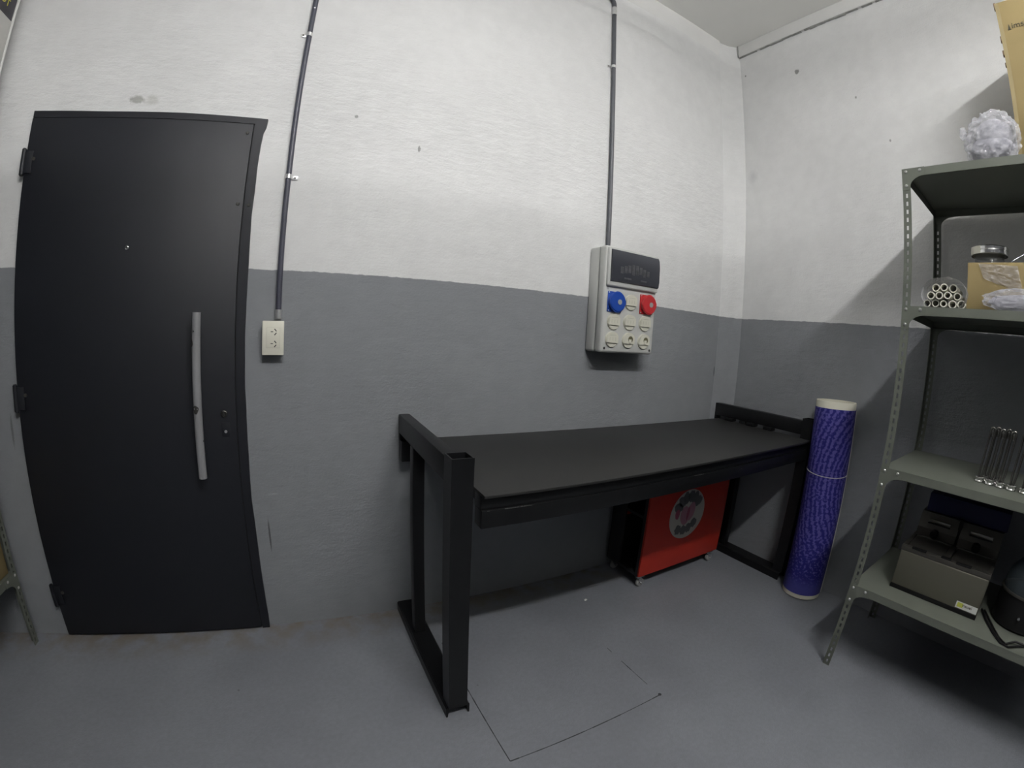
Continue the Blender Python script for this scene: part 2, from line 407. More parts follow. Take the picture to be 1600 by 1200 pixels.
# ------------------------------------------------------------------ mesh builder
class MB:
    def __init__(self):
        self.bm = bmesh.new()
    def faces_from(self, verts, faces):
        vs = [self.bm.verts.new(v) for v in verts]
        out = []
        for f in faces:
            try: out.append(self.bm.faces.new([vs[i] for i in f]))
            except ValueError: pass
        return vs
    def box(self, x0, x1, y0, y1, z0, z1, bev=0.0, seg=2):
        if x0 > x1: x0, x1 = x1, x0
        if y0 > y1: y0, y1 = y1, y0
        if z0 > z1: z0, z1 = z1, z0
        v = [(x, y, z) for x in (x0, x1) for y in (y0, y1) for z in (z0, z1)]
        f = [(0, 1, 3, 2), (4, 6, 7, 5), (0, 4, 5, 1), (2, 3, 7, 6), (0, 2, 6, 4), (1, 5, 7, 3)]
        vs = self.faces_from(v, f)
        if bev > 0:
            es = list({e for q in vs for e in q.link_edges})
            bmesh.ops.bevel(self.bm, geom=es, offset=bev, segments=seg, affect='EDGES', profile=0.5)
        return self
    def prism(self, pts, vec):
        """extrude a planar polygon by a vector"""
        n = len(pts); vec = Vector(vec)
        a = [Vector(p) for p in pts]; b = [p + vec for p in a]
        f = [tuple(range(n))[::-1], tuple(range(n, 2 * n))] + [(i, (i + 1) % n, n + (i + 1) % n, n + i) for i in range(n)]
        self.faces_from(a + b, f); return self
    def cyl(self, a, b, r, seg=24, r2=None, caps=True):
        a, b = Vector(a), Vector(b); d = (b - a).normalized()
        t = d.orthogonal().normalized(); s = d.cross(t)
        r2 = r if r2 is None else r2
        va = [a + (t * cos(2 * pi * i / seg) + s * sin(2 * pi * i / seg)) * r for i in range(seg)]
        vb = [b + (t * cos(2 * pi * i / seg) + s * sin(2 * pi * i / seg)) * r2 for i in range(seg)]
        f = [(i, (i + 1) % seg, seg + (i + 1) % seg, seg + i) for i in range(seg)]
        if caps: f += [tuple(range(seg))[::-1], tuple(range(seg, 2 * seg))]
        self.faces_from(va + vb, f); return self
    def tube(self, pts, r, seg=10, closed=False):
        pts = [Vector(p) for p in pts]; n = len(pts); rings = []; ref = None
        for i, p in enumerate(pts):
            if closed: d = pts[(i + 1) % n] - pts[i - 1]
            else: d = pts[min(i + 1, n - 1)] - pts[max(i - 1, 0)]
            d.normalize()
            if ref is None: ref = d.orthogonal().normalized()
            t = (ref - d * ref.dot(d)).normalized(); ref = t; s = d.cross(t)
            rings.append([self.bm.verts.new(p + (t * cos(2 * pi * k / seg) + s * sin(2 * pi * k / seg)) * r) for k in range(seg)])
        for i in range(n if closed else n - 1):
            A, B = rings[i], rings[(i + 1) % n]
            for k in range(seg): self.bm.faces.new((A[k], A[(k + 1) % seg], B[(k + 1) % seg], B[k]))
        if not closed:
            self.bm.faces.new(rings[0][::-1]); self.bm.faces.new(rings[-1])
        return self
    def lathe(self, prof, c=(0, 0, 0), seg=32, axis='Z'):
        """(radius, height) profile turned about an axis through c"""
        c = Vector(c); rings = []
        def place(r, h, a):
            if axis == 'Z': return c + Vector((r * cos(a), r * sin(a), h))
            if axis == 'Y': return c + Vector((r * cos(a), -h, r * sin(a)))
            return c + Vector((-h, r * cos(a), r * sin(a)))
        for (r, h) in prof:
            if r < 1e-6: rings.append([self.bm.verts.new(place(0, h, 0))])
            else: rings.append([self.bm.verts.new(place(r, h, 2 * pi * i / seg)) for i in range(seg)])
        for A, B in zip(rings, rings[1:]):
            for i in range(seg):
                j = (i + 1) % seg
                if len(A) == 1 and len(B) == 1: continue
                if len(A) == 1: self.bm.faces.new((A[0], B[j], B[i]))
                elif len(B) == 1: self.bm.faces.new((A[i], A[j], B[0]))
                else: self.bm.faces.new((A[i], A[j], B[j], B[i]))
        return self
    def blob(self, c, r, sub=4, amp=0.15, freq=9.0, seed=0.0, squash_floor=None):
        g = bmesh.ops.create_icosphere(self.bm, subdivisions=sub, radius=1.0)
        for v in g['verts']:
            d = v.co.copy()
            k = 1 + amp * noise.fractal(d * freq * 0.25 + Vector((seed, seed * 2, 0)), 0.8, 2.2, 4) + amp * 0.5 * abs(noise.noise(d * freq + Vector((seed, 0, seed))))
            v.co = Vector((c[0] + d.x * r[0] * k, c[1] + d.y * r[1] * k, c[2] + d.z * r[2] * k))
            if squash_floor is not None and v.co.z < squash_floor: v.co.z = squash_floor
        return self
    def crumple(self, c, r, sub=5, amp=0.2, freq=4.0, seed=0.0, floor=None):
        g = bmesh.ops.create_icosphere(self.bm, subdivisions=sub, radius=1.0)
        for v in g['verts']:
            d = v.co.copy(); o = Vector((seed, seed * 1.7, -seed))
            k = 0.92
            for (f, a_) in ((1.3, 1.0), (2.9, 0.7), (6.0, 0.4), (12.0, 0.15)):
                k += amp * a_ * (0.5 - 1.6 * abs(noise.noise(d * f * freq * 0.25 + o)))
            v.co = Vector((c[0] + d.x * r[0] * k, c[1] + d.y * r[1] * k, c[2] + d.z * r[2] * k))
            if floor is not None and v.co.z < floor: v.co.z = floor
        return self
    def xf(self, mtx):
        self.bm.transform(mtx); return self
    def build(self, name, m, parent=None, origin=None, smooth=True, angle=38, local=False):
        bmesh.ops.recalc_face_normals(self.bm, faces=self.bm.faces[:])
        me = bpy.data.meshes.new(name)
        o_world = Vector((0, 0, 0))
        if not local:
            if parent is not None: o_world = root_loc(parent)
            elif origin is not None: o_world = Vector(origin)
        self.bm.transform(Matrix.Translation(-o_world))
        self.bm.to_mesh(me); self.bm.free()
        if smooth:
            for p in me.polygons: p.use_smooth = True
            me.set_sharp_from_angle(angle=radians(angle))
        me.materials.append(m)
        o = bpy.data.objects.new(name, me); C.objects.link(o)
        if parent is not None: o.parent = parent
        elif origin is not None: o.location = origin
        return o

def root_loc(o):
    while o.parent is not None: o = o.parent
    return Vector(o.location)

def tag(o, label=None, cat=None, group=None, kind=None):
    for k, v in (('label', label), ('category', cat), ('group', group), ('kind', kind)):
        if v: o[k] = v
    return o

def thing(name, label, cat, loc, group=None, rot=(0, 0, 0), kind=None):
    o = bpy.data.objects.new(name, None); o.empty_display_size = 0.05
    C.objects.link(o); o.location = loc; o.rotation_euler = rot
    return tag(o, label, cat, group, kind)

def dup(root, loc, label=None, rot=None):
    def cp(o, par):
        c = o.copy(); C.objects.link(c)
        if par is not None: c.parent = par
        for ch in list(o.children): cp(ch, c)
        return c
    r = cp(root, None); r.location = loc
    if rot is not None: r.rotation_euler = rot
    if label: r['label'] = label
    return r

def copy_part(o, parent, delta):
    c = o.copy(); C.objects.link(c); c.parent = parent; c.location = Vector(o.location) + Vector(delta); return c

def text_mesh(name, body, size, m, parent, pos, facing, depth=0.0004, align='LEFT', squeeze=1.0, shear=0.0):
    cu = bpy.data.curves.new(name, 'FONT'); cu.body = body; cu.size = size; cu.extrude = depth; cu.align_x = align; cu.shear = shear
    tmp = bpy.data.objects.new(name + '_tmp', cu); C.objects.link(tmp)
    bpy.context.view_layer.update()
    me = bpy.data.meshes.new_from_object(tmp.evaluated_get(bpy.context.evaluated_depsgraph_get()))
    bpy.data.objects.remove(tmp); bpy.data.curves.remove(cu)
    ax = {'-x': ((0, -1, 0), (0, 0, 1), (-1, 0, 0)), '+x': ((0, 1, 0), (0, 0, 1), (1, 0, 0)), '-y': ((1, 0, 0), (0, 0, 1), (0, -1, 0))}[facing]
    R = Matrix((Vector(ax[0]), Vector(ax[1]), Vector(ax[2]))).transposed().to_4x4()
    me.transform(Matrix.Translation(Vector(pos) - root_loc(parent)) @ R @ Matrix.Diagonal((squeeze, 1, 1, 1)))
    me.name = name
    me.materials.clear(); me.materials.append(m)
    o = bpy.data.objects.new(name, me); C.objects.link(o); o.parent = parent
    return o

# ------------------------------------------------------------------ room shell
def structure(name, mb, m, **kw):
    return tag(mb.build(name, m, **kw), kind='structure')

T = 0.12
back_spots = [
    ((0.395, 0, 2.106), (0.030, 9, 0.016), (0.36, 0.36, 0.34), 0.9, 0.5),
    ((0.455, 0, 2.106), (0.026, 9, 0.020), (0.48, 0.48, 0.45), 0.6, 0.7),
    ((1.249, 0, 2.114), (0.008, 9, 0.007), (0.30, 0.30, 0.29), 0.9, 0.4),
    ((1.518, 0, 2.017), (0.006, 9, 0.014), (0.30, 0.30, 0.29), 0.9, 0.4),
    ((0.985, 0, 0.62), (0.022, 9, 0.004), (0.30, 0.32, 0.34), 0.45, 0.6),
    ((0.955, 0, 0.44), (0.004, 9, 0.07), (0.06, 0.06, 0.065), 0.8, 0.5),
    ((-0.055, 0, 0.88), (0.005, 9, 0.06), (0.08, 0.08, 0.08), 0.6, 0.6),
    ((3.425, 0, 1.13), (0.010, 9, 0.030), (0.09, 0.10, 0.11), 0.7, 0.6),
]
right_spots = [
    ((3.58, -0.493, 3.044), (9, 0.016, 0.018), (0.26, 0.26, 0.25), 0.9, 0.4),
    ((3.58, -0.107, 3.159), (9, 0.006, 0.008), (0.22, 0.22, 0.21), 0.9, 0.4),
    ((3.58, -0.85, 2.75), (9, 0.006, 0.008), (0.30, 0.30, 0.29), 0.9, 0.4),
    ((3.58, -1.02, 2.45), (9, 0.005, 0.008), (0.34, 0.34, 0.33), 0.9, 0.4),
    ((3.58, -0.13, 2.40), (9, 0.030, 0.040), (0.44, 0.44, 0.45), 0.4, 1.2),
]
structure('floor', MB().box(XL - T, XR + T, YF - T, T, -T, 0), M['floor'], smooth=False)
structure('ceiling', MB().box(XL - T, XR + T, YF - T, T, ZC, ZC + T), M['ceiling'], smooth=False)
structure('wall_back', MB().box(XL - T, XR + T, 0, T, 0, ZC), wall_mat('back_wall_paint', back_spots, rough_patch=(2.05, 2.35)), smooth=False)
structure('wall_right', MB().box(XR, XR + T, YF - T, 0, 0, ZC), wall_mat('right_wall_paint', right_spots), smooth=False)
wm_plain = wall_mat('side_wall_paint')
structure('wall_left', MB().box(XL - T, XL, YF - T, 0, 0, ZC), M['leftwall'], smooth=False)
structure('wall_front', MB().box(XL, XR, YF - T, YF, 0, ZC), M['farwall'], smooth=False)
structure('wall_light_blocker', MB().box(XL, XR, YP - T, YP, 0, ZP), M['farwall'], smooth=False)  # added out of view to keep the far lamp off the lower door wall
# filled corner of the two visible walls
structure('trim_1', MB().prism([(XR - 0.15, 0.0, 0), (XR - 0.145, -0.006, 0), (XR - 0.06, -0.030, 0), (XR - 0.012, -0.064, 0), (XR, -0.072, 0), (XR, 0.0, 0)], (0, 0, ZC)), wm_plain, angle=60)
# shallow beam under the ceiling on the right wall, rough crack along its lower edge
structure('trim_2', MB().box(XR - 0.018, XR, -3.2, -0.074, 3.318, ZC, 0.004), M['trim'])
g = MB()
y = -0.078
while y > -1.1:
    ln_ = random.uniform(0.03, 0.10); hh = random.uniform(0.002, 0.008) * (1.0 if y > -0.85 else 0.4)
    zo = 3.316 + random.uniform(-0.004, 0.003)
    g.box(XR - 0.0165, XR - 0.001, y - ln_, y, zo - hh, zo)
    y -= ln_ * random.choice((1.0, 1.0, 1.3))
g.box(XR - 0.022, XR - 0.017, -0.078, -0.072, 3.318, ZC)
structure('trim_3', g, M['groove'])
# low plaster cove under the ceiling on the door wall
structure('trim_4', MB().prism([(XL, 0.0, ZC - 0.11), (XL, -0.004, ZC - 0.10), (XL, -0.018, ZC - 0.02), (XL, -0.020, ZC), (XL, 0, ZC)], (XR - 0.15 - XL, 0, 0)), M['trim'], angle=80)
# joint of a hatch in the floor
h = MB()
a, b_, c, d = 1.600, 2.226, -0.929, -0.29
def crack(p, q, w, gap=0.0):
    p, q = Vector(p), Vector(q); n = max(2, int((q - p).length / 0.03)); dirv = (q - p).normalized(); side = Vector((-dirv.y, dirv.x, 0))
    for i in range(n):
        if random.random() < gap: continue
        w1 = w * random.uniform(0.6, 1.3); A = p + (q - p) * (i / n); B = p + (q - p) * ((i + 1) / n)
        h.prism([A - side * w1 / 2, B - side * w1 / 2, B + side * w1 / 2, A + side * w1 / 2], (0, 0, 0.0006))
crack((a, c, 0), (a, d, 0), 0.0034)
crack((a, c, 0), (b_, c, 0), 0.0036)
crack((b_, c + 0.07, 0), (b_, -0.60, 0), 0.0024, 0.12)
h.cyl((b_ + 0.004, c + 0.002, 0), (b_ + 0.004, c + 0.002, 0.0008), 0.007, 10)
structure('trim_5', h, M['hatch'], smooth=False)

# ------------------------------------------------------------------ door
D = thing('door_1', None, None, (0.45, 0, 0), kind='structure')
leaf = MB().box(0.0, 0.864, -0.022, 0.0, 0.012, 2.022, 0.002).build('door_leaf', M['door'], D)
fr = MB()
fr.prism([(0.868, 0, 0.0), (0.868, 0, 2.05)] + [(0.900 + random.uniform(-0.0022, 0.0022) + (0.012 if z > 2.01 else (0.005 if z > 1.99 else 0)), 0, z) for z in [2.05, 2.018, 1.995, 1.975] + [1.95 - 0.09 * i for i in range(22)] + [0.0]], (0, -0.016, 0))
fr.prism([(-0.002, 0, 2.026), (0.868, 0, 2.026), (0.868, 0, 2.05), (0.6, 0, 2.052), (0.3, 0, 2.049), (-0.002, 0, 2.052)], (0, -0.016, 0))
fr.build('door_frame', M['door'], D, smooth=False)
MB().box(0.8642, 0.8678, -0.013, -0.001, 0.012, 2.0255).box(0.0, 0.868, -0.013, -0.001, 2.0222, 2.0258).build('door_gap', M['doorgap'], D, smooth=False)
for zc in (1.853, 1.005, 0.205):
    hg = MB().cyl((-0.008, -0.024, zc - 0.048), (-0.008, -0.024, zc + 0.048), 0.009, 16).box(-0.008, 0.030, -0.026, -0.0221, zc - 0.042, zc + 0.042, 0.001)
    hg.cyl((-0.008, -0.024, zc - 0.052), (-0.008, -0.024, zc + 0.052), 0.006, 12)
    hinge = hg.build('hinge', M['door'], D)
    MB().cyl((0.034, -0.026, zc + 0.012), (0.034, -0.022, zc + 0.012), 0.007, 12).build('screw', M['steeldark'], hinge)
hd = MB().cyl((0.732, -0.075, 0.719), (0.732, -0.075, 1.313), 0.0155, 24)
handle = hd.build('door_handle', M['handle'], D)
for zc in (0.80, 1.23):
    MB().cyl((0.732, -0.066, zc), (0.732, -0.0215, zc), 0.008, 14).build('handle_post', M['door'], handle)
for (zc, xo, r, sq) in ((0.977, -0.004, 0.0125, 1.3), (1.208, -0.0135, 0.008, 1.6), (1.247, -0.007, 0.004, 1.0), (0.86, 0.0145, 0.004, 1.0)):
    ang = math.asin(max(-1, min(1, xo / 0.0155)))
    mb = MB(); bm = mb.bm
    # a chip lies on the tube's skin
    vs = []
    n = 14
    for i in range(n):
        t = 2 * pi * i / n; k = r * random.uniform(0.7, 1.15)
        aa = ang + k * cos(t) / 0.0155; z_ = zc + k * sq * sin(t)
        vs.append(bm.verts.new((0.732 + 0.0162 * sin(aa), -0.075 - 0.0162 * cos(aa), z_)))
    cv = bm.verts.new((0.732 + 0.0166 * sin(ang), -0.075 - 0.0166 * cos(ang), zc))
    for i in range(n): bm.faces.new((vs[i], vs[(i + 1) % n], cv))
    mb.build('paint_chip', M['chip'], handle)
pe = MB().lathe([(0.0, 0.004), (0.004, 0.004), (0.0055, 0.003), (0.0085, 0.0035), (0.009, 0.0)], (0.446, -0.022, 1.541), 20, 'Y').build('peephole', M['chrome'], D)
MB().lathe([(0.0, 0.0045), (0.004, 0.0043)], (0.446, -0.022, 1.541), 14, 'Y').build('peephole_lens', M['slot'], pe)
lk = MB().lathe([(0.0, 0.006), (0.010, 0.006), (0.0125, 0.004), (0.013, 0.0)], (0.819, -0.022, 0.947), 24, 'Y').build('lock_cylinder', M['darkchrome'], D)
MB().box(0.8178, 0.8202, -0.0292, -0.0275, 0.940, 0.954).build('key_slot', M['slot'], lk)
ke = MB().box(0.806, 0.838, -0.0235, -0.022, 0.860, 0.914, 0.0006).build('lock_plate', M['door'], D)
MB().lathe([(0.0, 0.003), (0.0045, 0.003), (0.006, 0.0)], (0.822, -0.0235, 0.880), 16, 'Y').build('keyhole_ring', M['galv'], ke)
for (x_, z_) in ((0.845, 1.71), (0.884, 1.71), (0.845, 1.985)):
    MB().lathe([(0.0, 0.003), (0.006, 0.002), (0.007, 0.0)], (x_, -0.022 if x_ < 0.86 else -0.016, z_), 12, 'Y').build('screw', M['chip'], D)

# ------------------------------------------------------------------ conduits and outlet
def clip(parent, x, z, side, r, yc):
    c = MB().lathe([(r + 0.0003, -0.008), (r + 0.0018, -0.008), (r + 0.0018, 0.008), (r + 0.0003, 0.008)], (x, yc, z), 20)
    c.box(x + side * (r), x + side * (r + 0.024), -0.0045, -0.0022, z - 0.008, z + 0.008, 0.0008)
    o = c.build('pipe_clip', M['galv'], parent)
    MB().lathe([(0.0, 0.003), (0.0035, 0.0025), (0.004, 0.0)], (x + side * (r + 0.014), -0.0045, z), 10, 'Y').build('screw', M['steeldark'], o)

R1, Y1 = 0.0105, -0.0135
c1 = thing('electrical_conduit', 'dark slate pipe running down the wall to the small white outlet', 'conduit', (1.02, 0, 1.33), 'surface conduits on the wall')
MB().tube([(1.022, Y1, 1.318), (1.020, Y1, 1.85), (1.010, Y1, 2.445), (1.006, Y1, 2.62), (1.002, Y1, ZC - 0.002)], R1, 18).build('pipe', M['conduit'], c1)
MB().cyl((1.022, Y1, 1.297), (1.022, Y1, 1.330), 0.0125, 18).build('connector', M['galv'], c1)
clip(c1, 1.0098, 2.445, -1, R1, Y1)
clip(c1, 1.0200, 1.829, 1, R1, Y1)
MB().lathe([(0.0, 0.002), (0.003, 0.001), (0.0035, 0.0)], (1.0075, Y1 - R1, 2.575), 10, 'Y').build('screw', M['galv'], c1)

R2, Y2 = 0.0115, -0.0145
c2 = thing('electrical_conduit', 'grey pipe running down the wall to the multi socket power panel', 'conduit', (2.49, 0, 1.72), 'surface conduits on the wall')
MB().tube([(2.485, Y2, 1.728), (2.487, Y2, 2.3), (2.492, Y2, 2.755), (2.500, Y2, 3.165)], R2, 18).build('pipe', M['conduit2'], c2)
el = [(2.500, Y2, 3.145)] + [(2.500 - 0.055 * (1 - cos(t)), Y2, 3.19 + 0.055 * sin(t)) for t in [i * pi / 16 for i in range(9)]]
el += [(2.30, Y2, 3.245), (1.03, Y2, 3.248)]
MB().tube(el, R2 + 0.0012, 18).build('elbow', M['conduit2'], c2)
MB().cyl((2.4995, Y2, 3.118), (2.5, Y2, 3.172), R2 + 0.0022, 18).build('connector', M['galv'], c2)
MB().cyl((2.485, Y2, 1.7165), (2.485, Y2, 1.732), 0.0145, 18).build('connector', M['galv'], c2)
clip(c2, 2.492, 2.755, -1, R2, Y2)

O = thing('wall_outlet', 'white rectangular double outlet box under the dark pipe beside the door', 'outlet', (1.006, 0, 1.164))
MB().box(0.969, 1.043, -0.030, 0.0, 1.168, 1.285, 0.002).build('back_box', M['cream'], O)
plate = MB().box(0.966, 1.046, -0.041, -0.030, 1.164, 1.288, 0.0025).build('faceplate', M['cream'], O)
MB().box(0.981, 1.031, -0.0418, -0.041, 1.190, 1.264, 0.0004).build('insert_border', M['creamline'], plate)
MB().box(0.982, 1.030, -0.0424, -0.041, 1.191, 1.263, 0.0004).build('insert', M['cream'], plate)
for zc in (1.249, 1.206):
    q = MB()
    for (dx, dz, an) in ((0.006, 0.006, -40), (0.006, -0.008, 40), (-0.007, 0.0, 90)):
        L_, w_ = (0.011, 0.0034) if an != 90 else (0.009, 0.0030)
        t = radians(an); ux, uz = sin(t), cos(t)
        if an == 90: ux, uz = 1, 0
        px, pz = 1.009 + dx, zc + dz
        q.prism([(px + ux * L_ / 2 - uz * w_ / 2, -0.0424, pz + uz * L_ / 2 + ux * w_ / 2), (px + ux * L_ / 2 + uz * w_ / 2, -0.0424, pz + uz * L_ / 2 - ux * w_ / 2),
                 (px - ux * L_ / 2 + uz * w_ / 2, -0.0424, pz - uz * L_ / 2 - ux * w_ / 2), (px - ux * L_ / 2 - uz * w_ / 2, -0.0424, pz - uz * L_ / 2 + ux * w_ / 2)], (0, -0.0004, 0))
    q.build('socket', M['slot'], plate)

# ------------------------------------------------------------------ multi socket power panel
px0, px1, pz0, pz1 = 2.392, 2.722, 1.218, 1.716
Pn = thing('distribution_box', 'light grey power panel with smoked window and nine sockets above the bench', 'power panel', ((px0 + px1) / 2, 0, pz0))
MB().box(px0 - 0.004, px1 + 0.004, -0.072, 0.0, pz0 - 0.002, pz1 + 0.002, 0.012, 3).build('back_housing', M['panel'], Pn)
MB().box(px0 - 0.001, px1 + 0.001, -0.076, -0.070, pz0 + 0.002, pz1 - 0.002, 0.002).build('seam', M['panelseam'], Pn)
fc = MB().box(px0 - 0.004, px1 + 0.004, -0.125, -0.074, pz0 - 0.002, pz1 + 0.002, 0.014, 4).build('front_cover', M['panel'], Pn)
# raised window housing with a ledge beneath
wx0, wx1, wz0, wz1 = 2.408, 2.716, 1.548, 1.700
MB().box(wx0 - 0.012, wx1 + 0.006, -0.140, -0.120, wz0 - 0.022, wz1 + 0.010, 0.008, 3).build('window_housing', M['panel'], Pn)
win = MB()
prof = [(-0.141, wz0 + 0.000), (-0.148, wz0 + 0.004), (-0.152, wz0 + 0.03), (-0.152, wz1 - 0.05), (-0.148, wz1 - 0.015), (-0.141, wz1 - 0.001)]
win.prism([(wx0, yy, zz) for yy, zz in prof] + [(wx0, -0.139, wz1 - 0.001), (wx0, -0.139, wz0)], (wx1 - wx0, 0, 0))
wo = win.build('window', M['smokefr'], Pn, angle=25)
br = MB()
for i in range(8):
    xx = wx0 + 0.05 + i * 0.024
    zt = 1.655 - 0.010 * abs(i - 3.5) * 0.6
    br.box(xx, xx + 0.018, -0.1528, -0.152, 1.59 + 0.004 * (i % 3), zt - 0.012, 0.0003)
br.box(wx0 + 0.075, wx0 + 0.12, -0.1524, -0.1518, 1.565, 1.573, 0.0002).box(wx0 + 0.18, wx0 + 0.22, -0.1524, -0.1518, 1.565, 1.573, 0.0002)
br.build('breaker_row', mat('dim_breakers', (0.058, 0.058, 0.064), 0.35, var=0.5, vscale=60), wo)
def cee(name, m, x, z):
    s = MB().box(x - 0.048, x + 0.036, -0.131, -0.124, z - 0.048, z + 0.048, 0.003, 2)
    s.lathe([(0.044, -0.006), (0.0445, 0.006), (0.044, 0.010)], (x - 0.002, -0.131, z), 36, 'Y')
    o = s.build('socket', m, Pn); o['label'] = name
    ld = MB()
    n = 60; ring = []
    for i in range(n):
        t = 2 * pi * i / n; r = 0.0470 + 0.0022 * (1 if (i % 15) in (0, 1, 2, 13, 14) else 0)
        ring.append((x + r * cos(t), 0, z + r * sin(t)))
    ld.prism([(a_, -0.139, c_) for a_, _, c_ in ring], (0, -0.008, 0))
    ld.lathe([(0.0455, 0.0), (0.043, 0.003), (0.0, 0.004)], (x, -0.147, z), 36, 'Y')
    lid = ld.build('socket_lid', m, o)
    MB().lathe([(0.0125, 0.0), (0.0125, 0.002), (0.0, 0.0025)], (x + 0.008, -0.1505, z), 20, 'Y').build('lid_badge', M['greyplastic'], lid)
    for (dx, dz) in ((-0.042, 0.042), (-0.042, -0.042)):
        MB().lathe([(0.0, 0.002), (0.003, 0.0015), (0.0035, 0)], (x + dx, -0.131, z + dz), 10, 'Y').build('screw', M['galv'], o)
cee('blue round-lidded socket', M['blue'], 2.457, 1.455)
cee('red round-lidded socket', M['red'], 2.662, 1.462)
def sock(x, z, is_open):
    s = MB().lathe([(0.0375, 0.0), (0.0375, 0.006), (0.036, 0.008), (0.0, 0.0085)], (x, -0.125, z), 36, 'Y')
    o = s.build('socket', M['ivory'], Pn)
    # hinged cover: square-shouldered flap with a straight lower edge
    n = 18; pts = [(x - 0.034, -0.1335, z - 0.016), (x + 0.034, -0.1335, z - 0.016)]
    for i in range(n + 1):
        t = -0.1 + (pi + 0.2) * i / n
        pts.append((x + max(-0.034, min(0.034, 0.0375 * cos(t))), -0.1335, z + 0.0365 * sin(t)))
    fl = MB().prism(pts, (0, -0.005, 0)).build('socket_flap', M['ivory'], o)
    MB().box(x - 0.031, x + 0.031, -0.1345, -0.133, z - 0.0185, z - 0.0162).build('flap_shadow_gap', M['ivoryline'], o)
    l = MB()
    if is_open:
        l.lathe([(0.0, 0.0002), (0.0155, 0.0002)], (x + 0.007, -0.1386, z + 0.006), 20, 'Y').build('socket_hole', M['hole'], fl)
        MB().box(x - 0.004, x + 0.013, -0.1402, -0.1386, z - 0.014, z + 0.006, 0.0006).build('socket_insert', M['ivory'], fl)
    else:
        for dx in (-0.018, 0.0, 0.016):
            l.box(x + dx - 0.0006, x + dx + 0.0006, -0.1388, -0.1384, z - 0.006, z + 0.010)
        l.box(x - 0.020, x + 0.020, -0.1388, -0.1384, z + 0.0195, z + 0.0205)
        l.build('flap_mark', M['ivoryline'], fl)
for (x_, z_, op) in ((2.553, 1.462, 0), (2.452, 1.362, 0), (2.552, 1.366, 0), (2.654, 1.368, 0), (2.448, 1.279, 0), (2.552, 1.279, 1), (2.654, 1.279, 1)):
    sock(x_, z_, op)
for (x_, z_) in ((px0 + 0.018, pz0 + 0.018), (px1 - 0.018, pz0 + 0.018), (px0 + 0.018, 1.515)):
    MB().lathe([(0.0, 0.0005), (0.006, 0.0005), (0.0065, 0.0)], (x_, -0.125, z_), 12, 'Y').build('cover_screw', M['slot'] if z_ < 1.4 else M['panelseam'], Pn)

# ------------------------------------------------------------------ workbench
Bn = thing('workbench', 'black steel workbench with raised end frames against the wall', 'workbench', (2.5, -0.34, 0))
BT = 0.838
MB().box(1.583, 3.462, -0.700, -0.045, BT - 0.009, BT, 0.0015).build('bench_top', M['benchtop'], Bn)
fr_ = MB().box(1.583, 3.462, -0.678, -0.628, 0.7865, BT - 0.0092, 0.002)
fr_.build('upper_rail', M['black'], Bn)
lr = MB().box(1.583, 3.462, -0.684, -0.634, 0.730, 0.786, 0.002, 2).build('lower_rail', M['black'], Bn)
for (x0_, x1_) in ((1.655, 1.735), (2.47, 2.53), (1.60, 1.607)):
    sc = MB(); sc.box(x0_, x1_, -0.6842, -0.6836, 0.7832, 0.7842)
    xx = x0_
    while xx < x1_:
        l_ = random.uniform(0.003, 0.012)
        sc.box(xx, xx + l_, -0.6848, -0.6838, 0.7835, 0.7835 + random.uniform(0.0008, 0.0025)); xx += l_ + random.uniform(0.001, 0.006)
    sc.build('scratch', M['scrape'], lr)
for (x_, z_) in ((2.80, 0.770), (2.93, 0.779)):
    MB().box(x_, x_ + 0.006, -0.6848, -0.683, z_ - 0.002, z_ + 0.001).build('scratch', M['scrape'], lr)
MB().box(1.499, 3.506, -0.062, -0.010, 0.745, BT - 0.0092, 0.003).build('rear_rail', M['black'], Bn)
for x_ in (1.650, 2.25, 2.85, 3.39):
    MB().box(x_, x_ + 0.05, -0.628, -0.062, 0.732, BT - 0.0092, 0.003).build('cross_rail', M['black'], Bn)
def end_frame(x0, sgn):
    # foot: upside-down channel lying on the floor
    xa, xb = (x0 - 0.040, x0 + 0.045)
    ft = MB()
    ft.prism([(xa, -0.004, 0), (xa, -0.004, 0.042), (xa + 0.006, -0.004, 0.048), (xb - 0.006, -0.004, 0.048), (xb, -0.004, 0.042), (xb, -0.004, 0), (xb - 0.006, -0.004, 0), (xb - 0.010, -0.004, 0.038), (xa + 0.010, -0.004, 0.038), (xa + 0.006, -0.004, 0)], (0, -0.678, 0))
    ft.build('foot', M['black'], Bn, angle=30)
    # front post: open-topped square tube
    ps = MB(); w = 0.0325; t = 0.004
    for bx in ((x0 - w, x0 + w, -0.692, -0.692 + t), (x0 - w, x0 + w, -0.630 - t, -0.630), (x0 - w, x0 - w + t, -0.692 + t, -0.630 - t), (x0 + w - t, x0 + w, -0.692 + t, -0.630 - t)):
        ps.box(*bx, 0.048, 0.948)
    MB_ = ps.build('post', M['black'], Bn, smooth=False)
    MB().box(x0 - w + t, x0 + w - t, -0.692 + t, -0.630 - t, 0.85, 0.87).build('post_plug', M['slot'], Bn, smooth=False)
    MB().box(x0 - 0.0225, x0 + 0.0225, -0.250, -0.205, 0.048, 0.855, 0.003).build('post', M['black'], Bn)
    MB().box(x0 - 0.0225, x0 + 0.0225, -0.630, -0.008, 0.856, 0.932, 0.003).build('end_beam', M['black'], Bn)
    MB().box(x0 - 0.0225, x0 + 0.0225, -0.030, -0.008, 0.8295, 0.857, 0.002).build('wall_bracket', M['black'], Bn)
    for yy in (-0.14, -0.30, -0.42):
        MB().box(x0 - sgn * 0.002, x0 + sgn * 0.046, yy - 0.028, yy + 0.028, BT + 0.0005 if sgn > 0 else BT + 0.0005, 0.857, 0.002).build('spacer', M['black'], Bn)
end_frame(1.520, 1)
end_frame(3.485, -1)

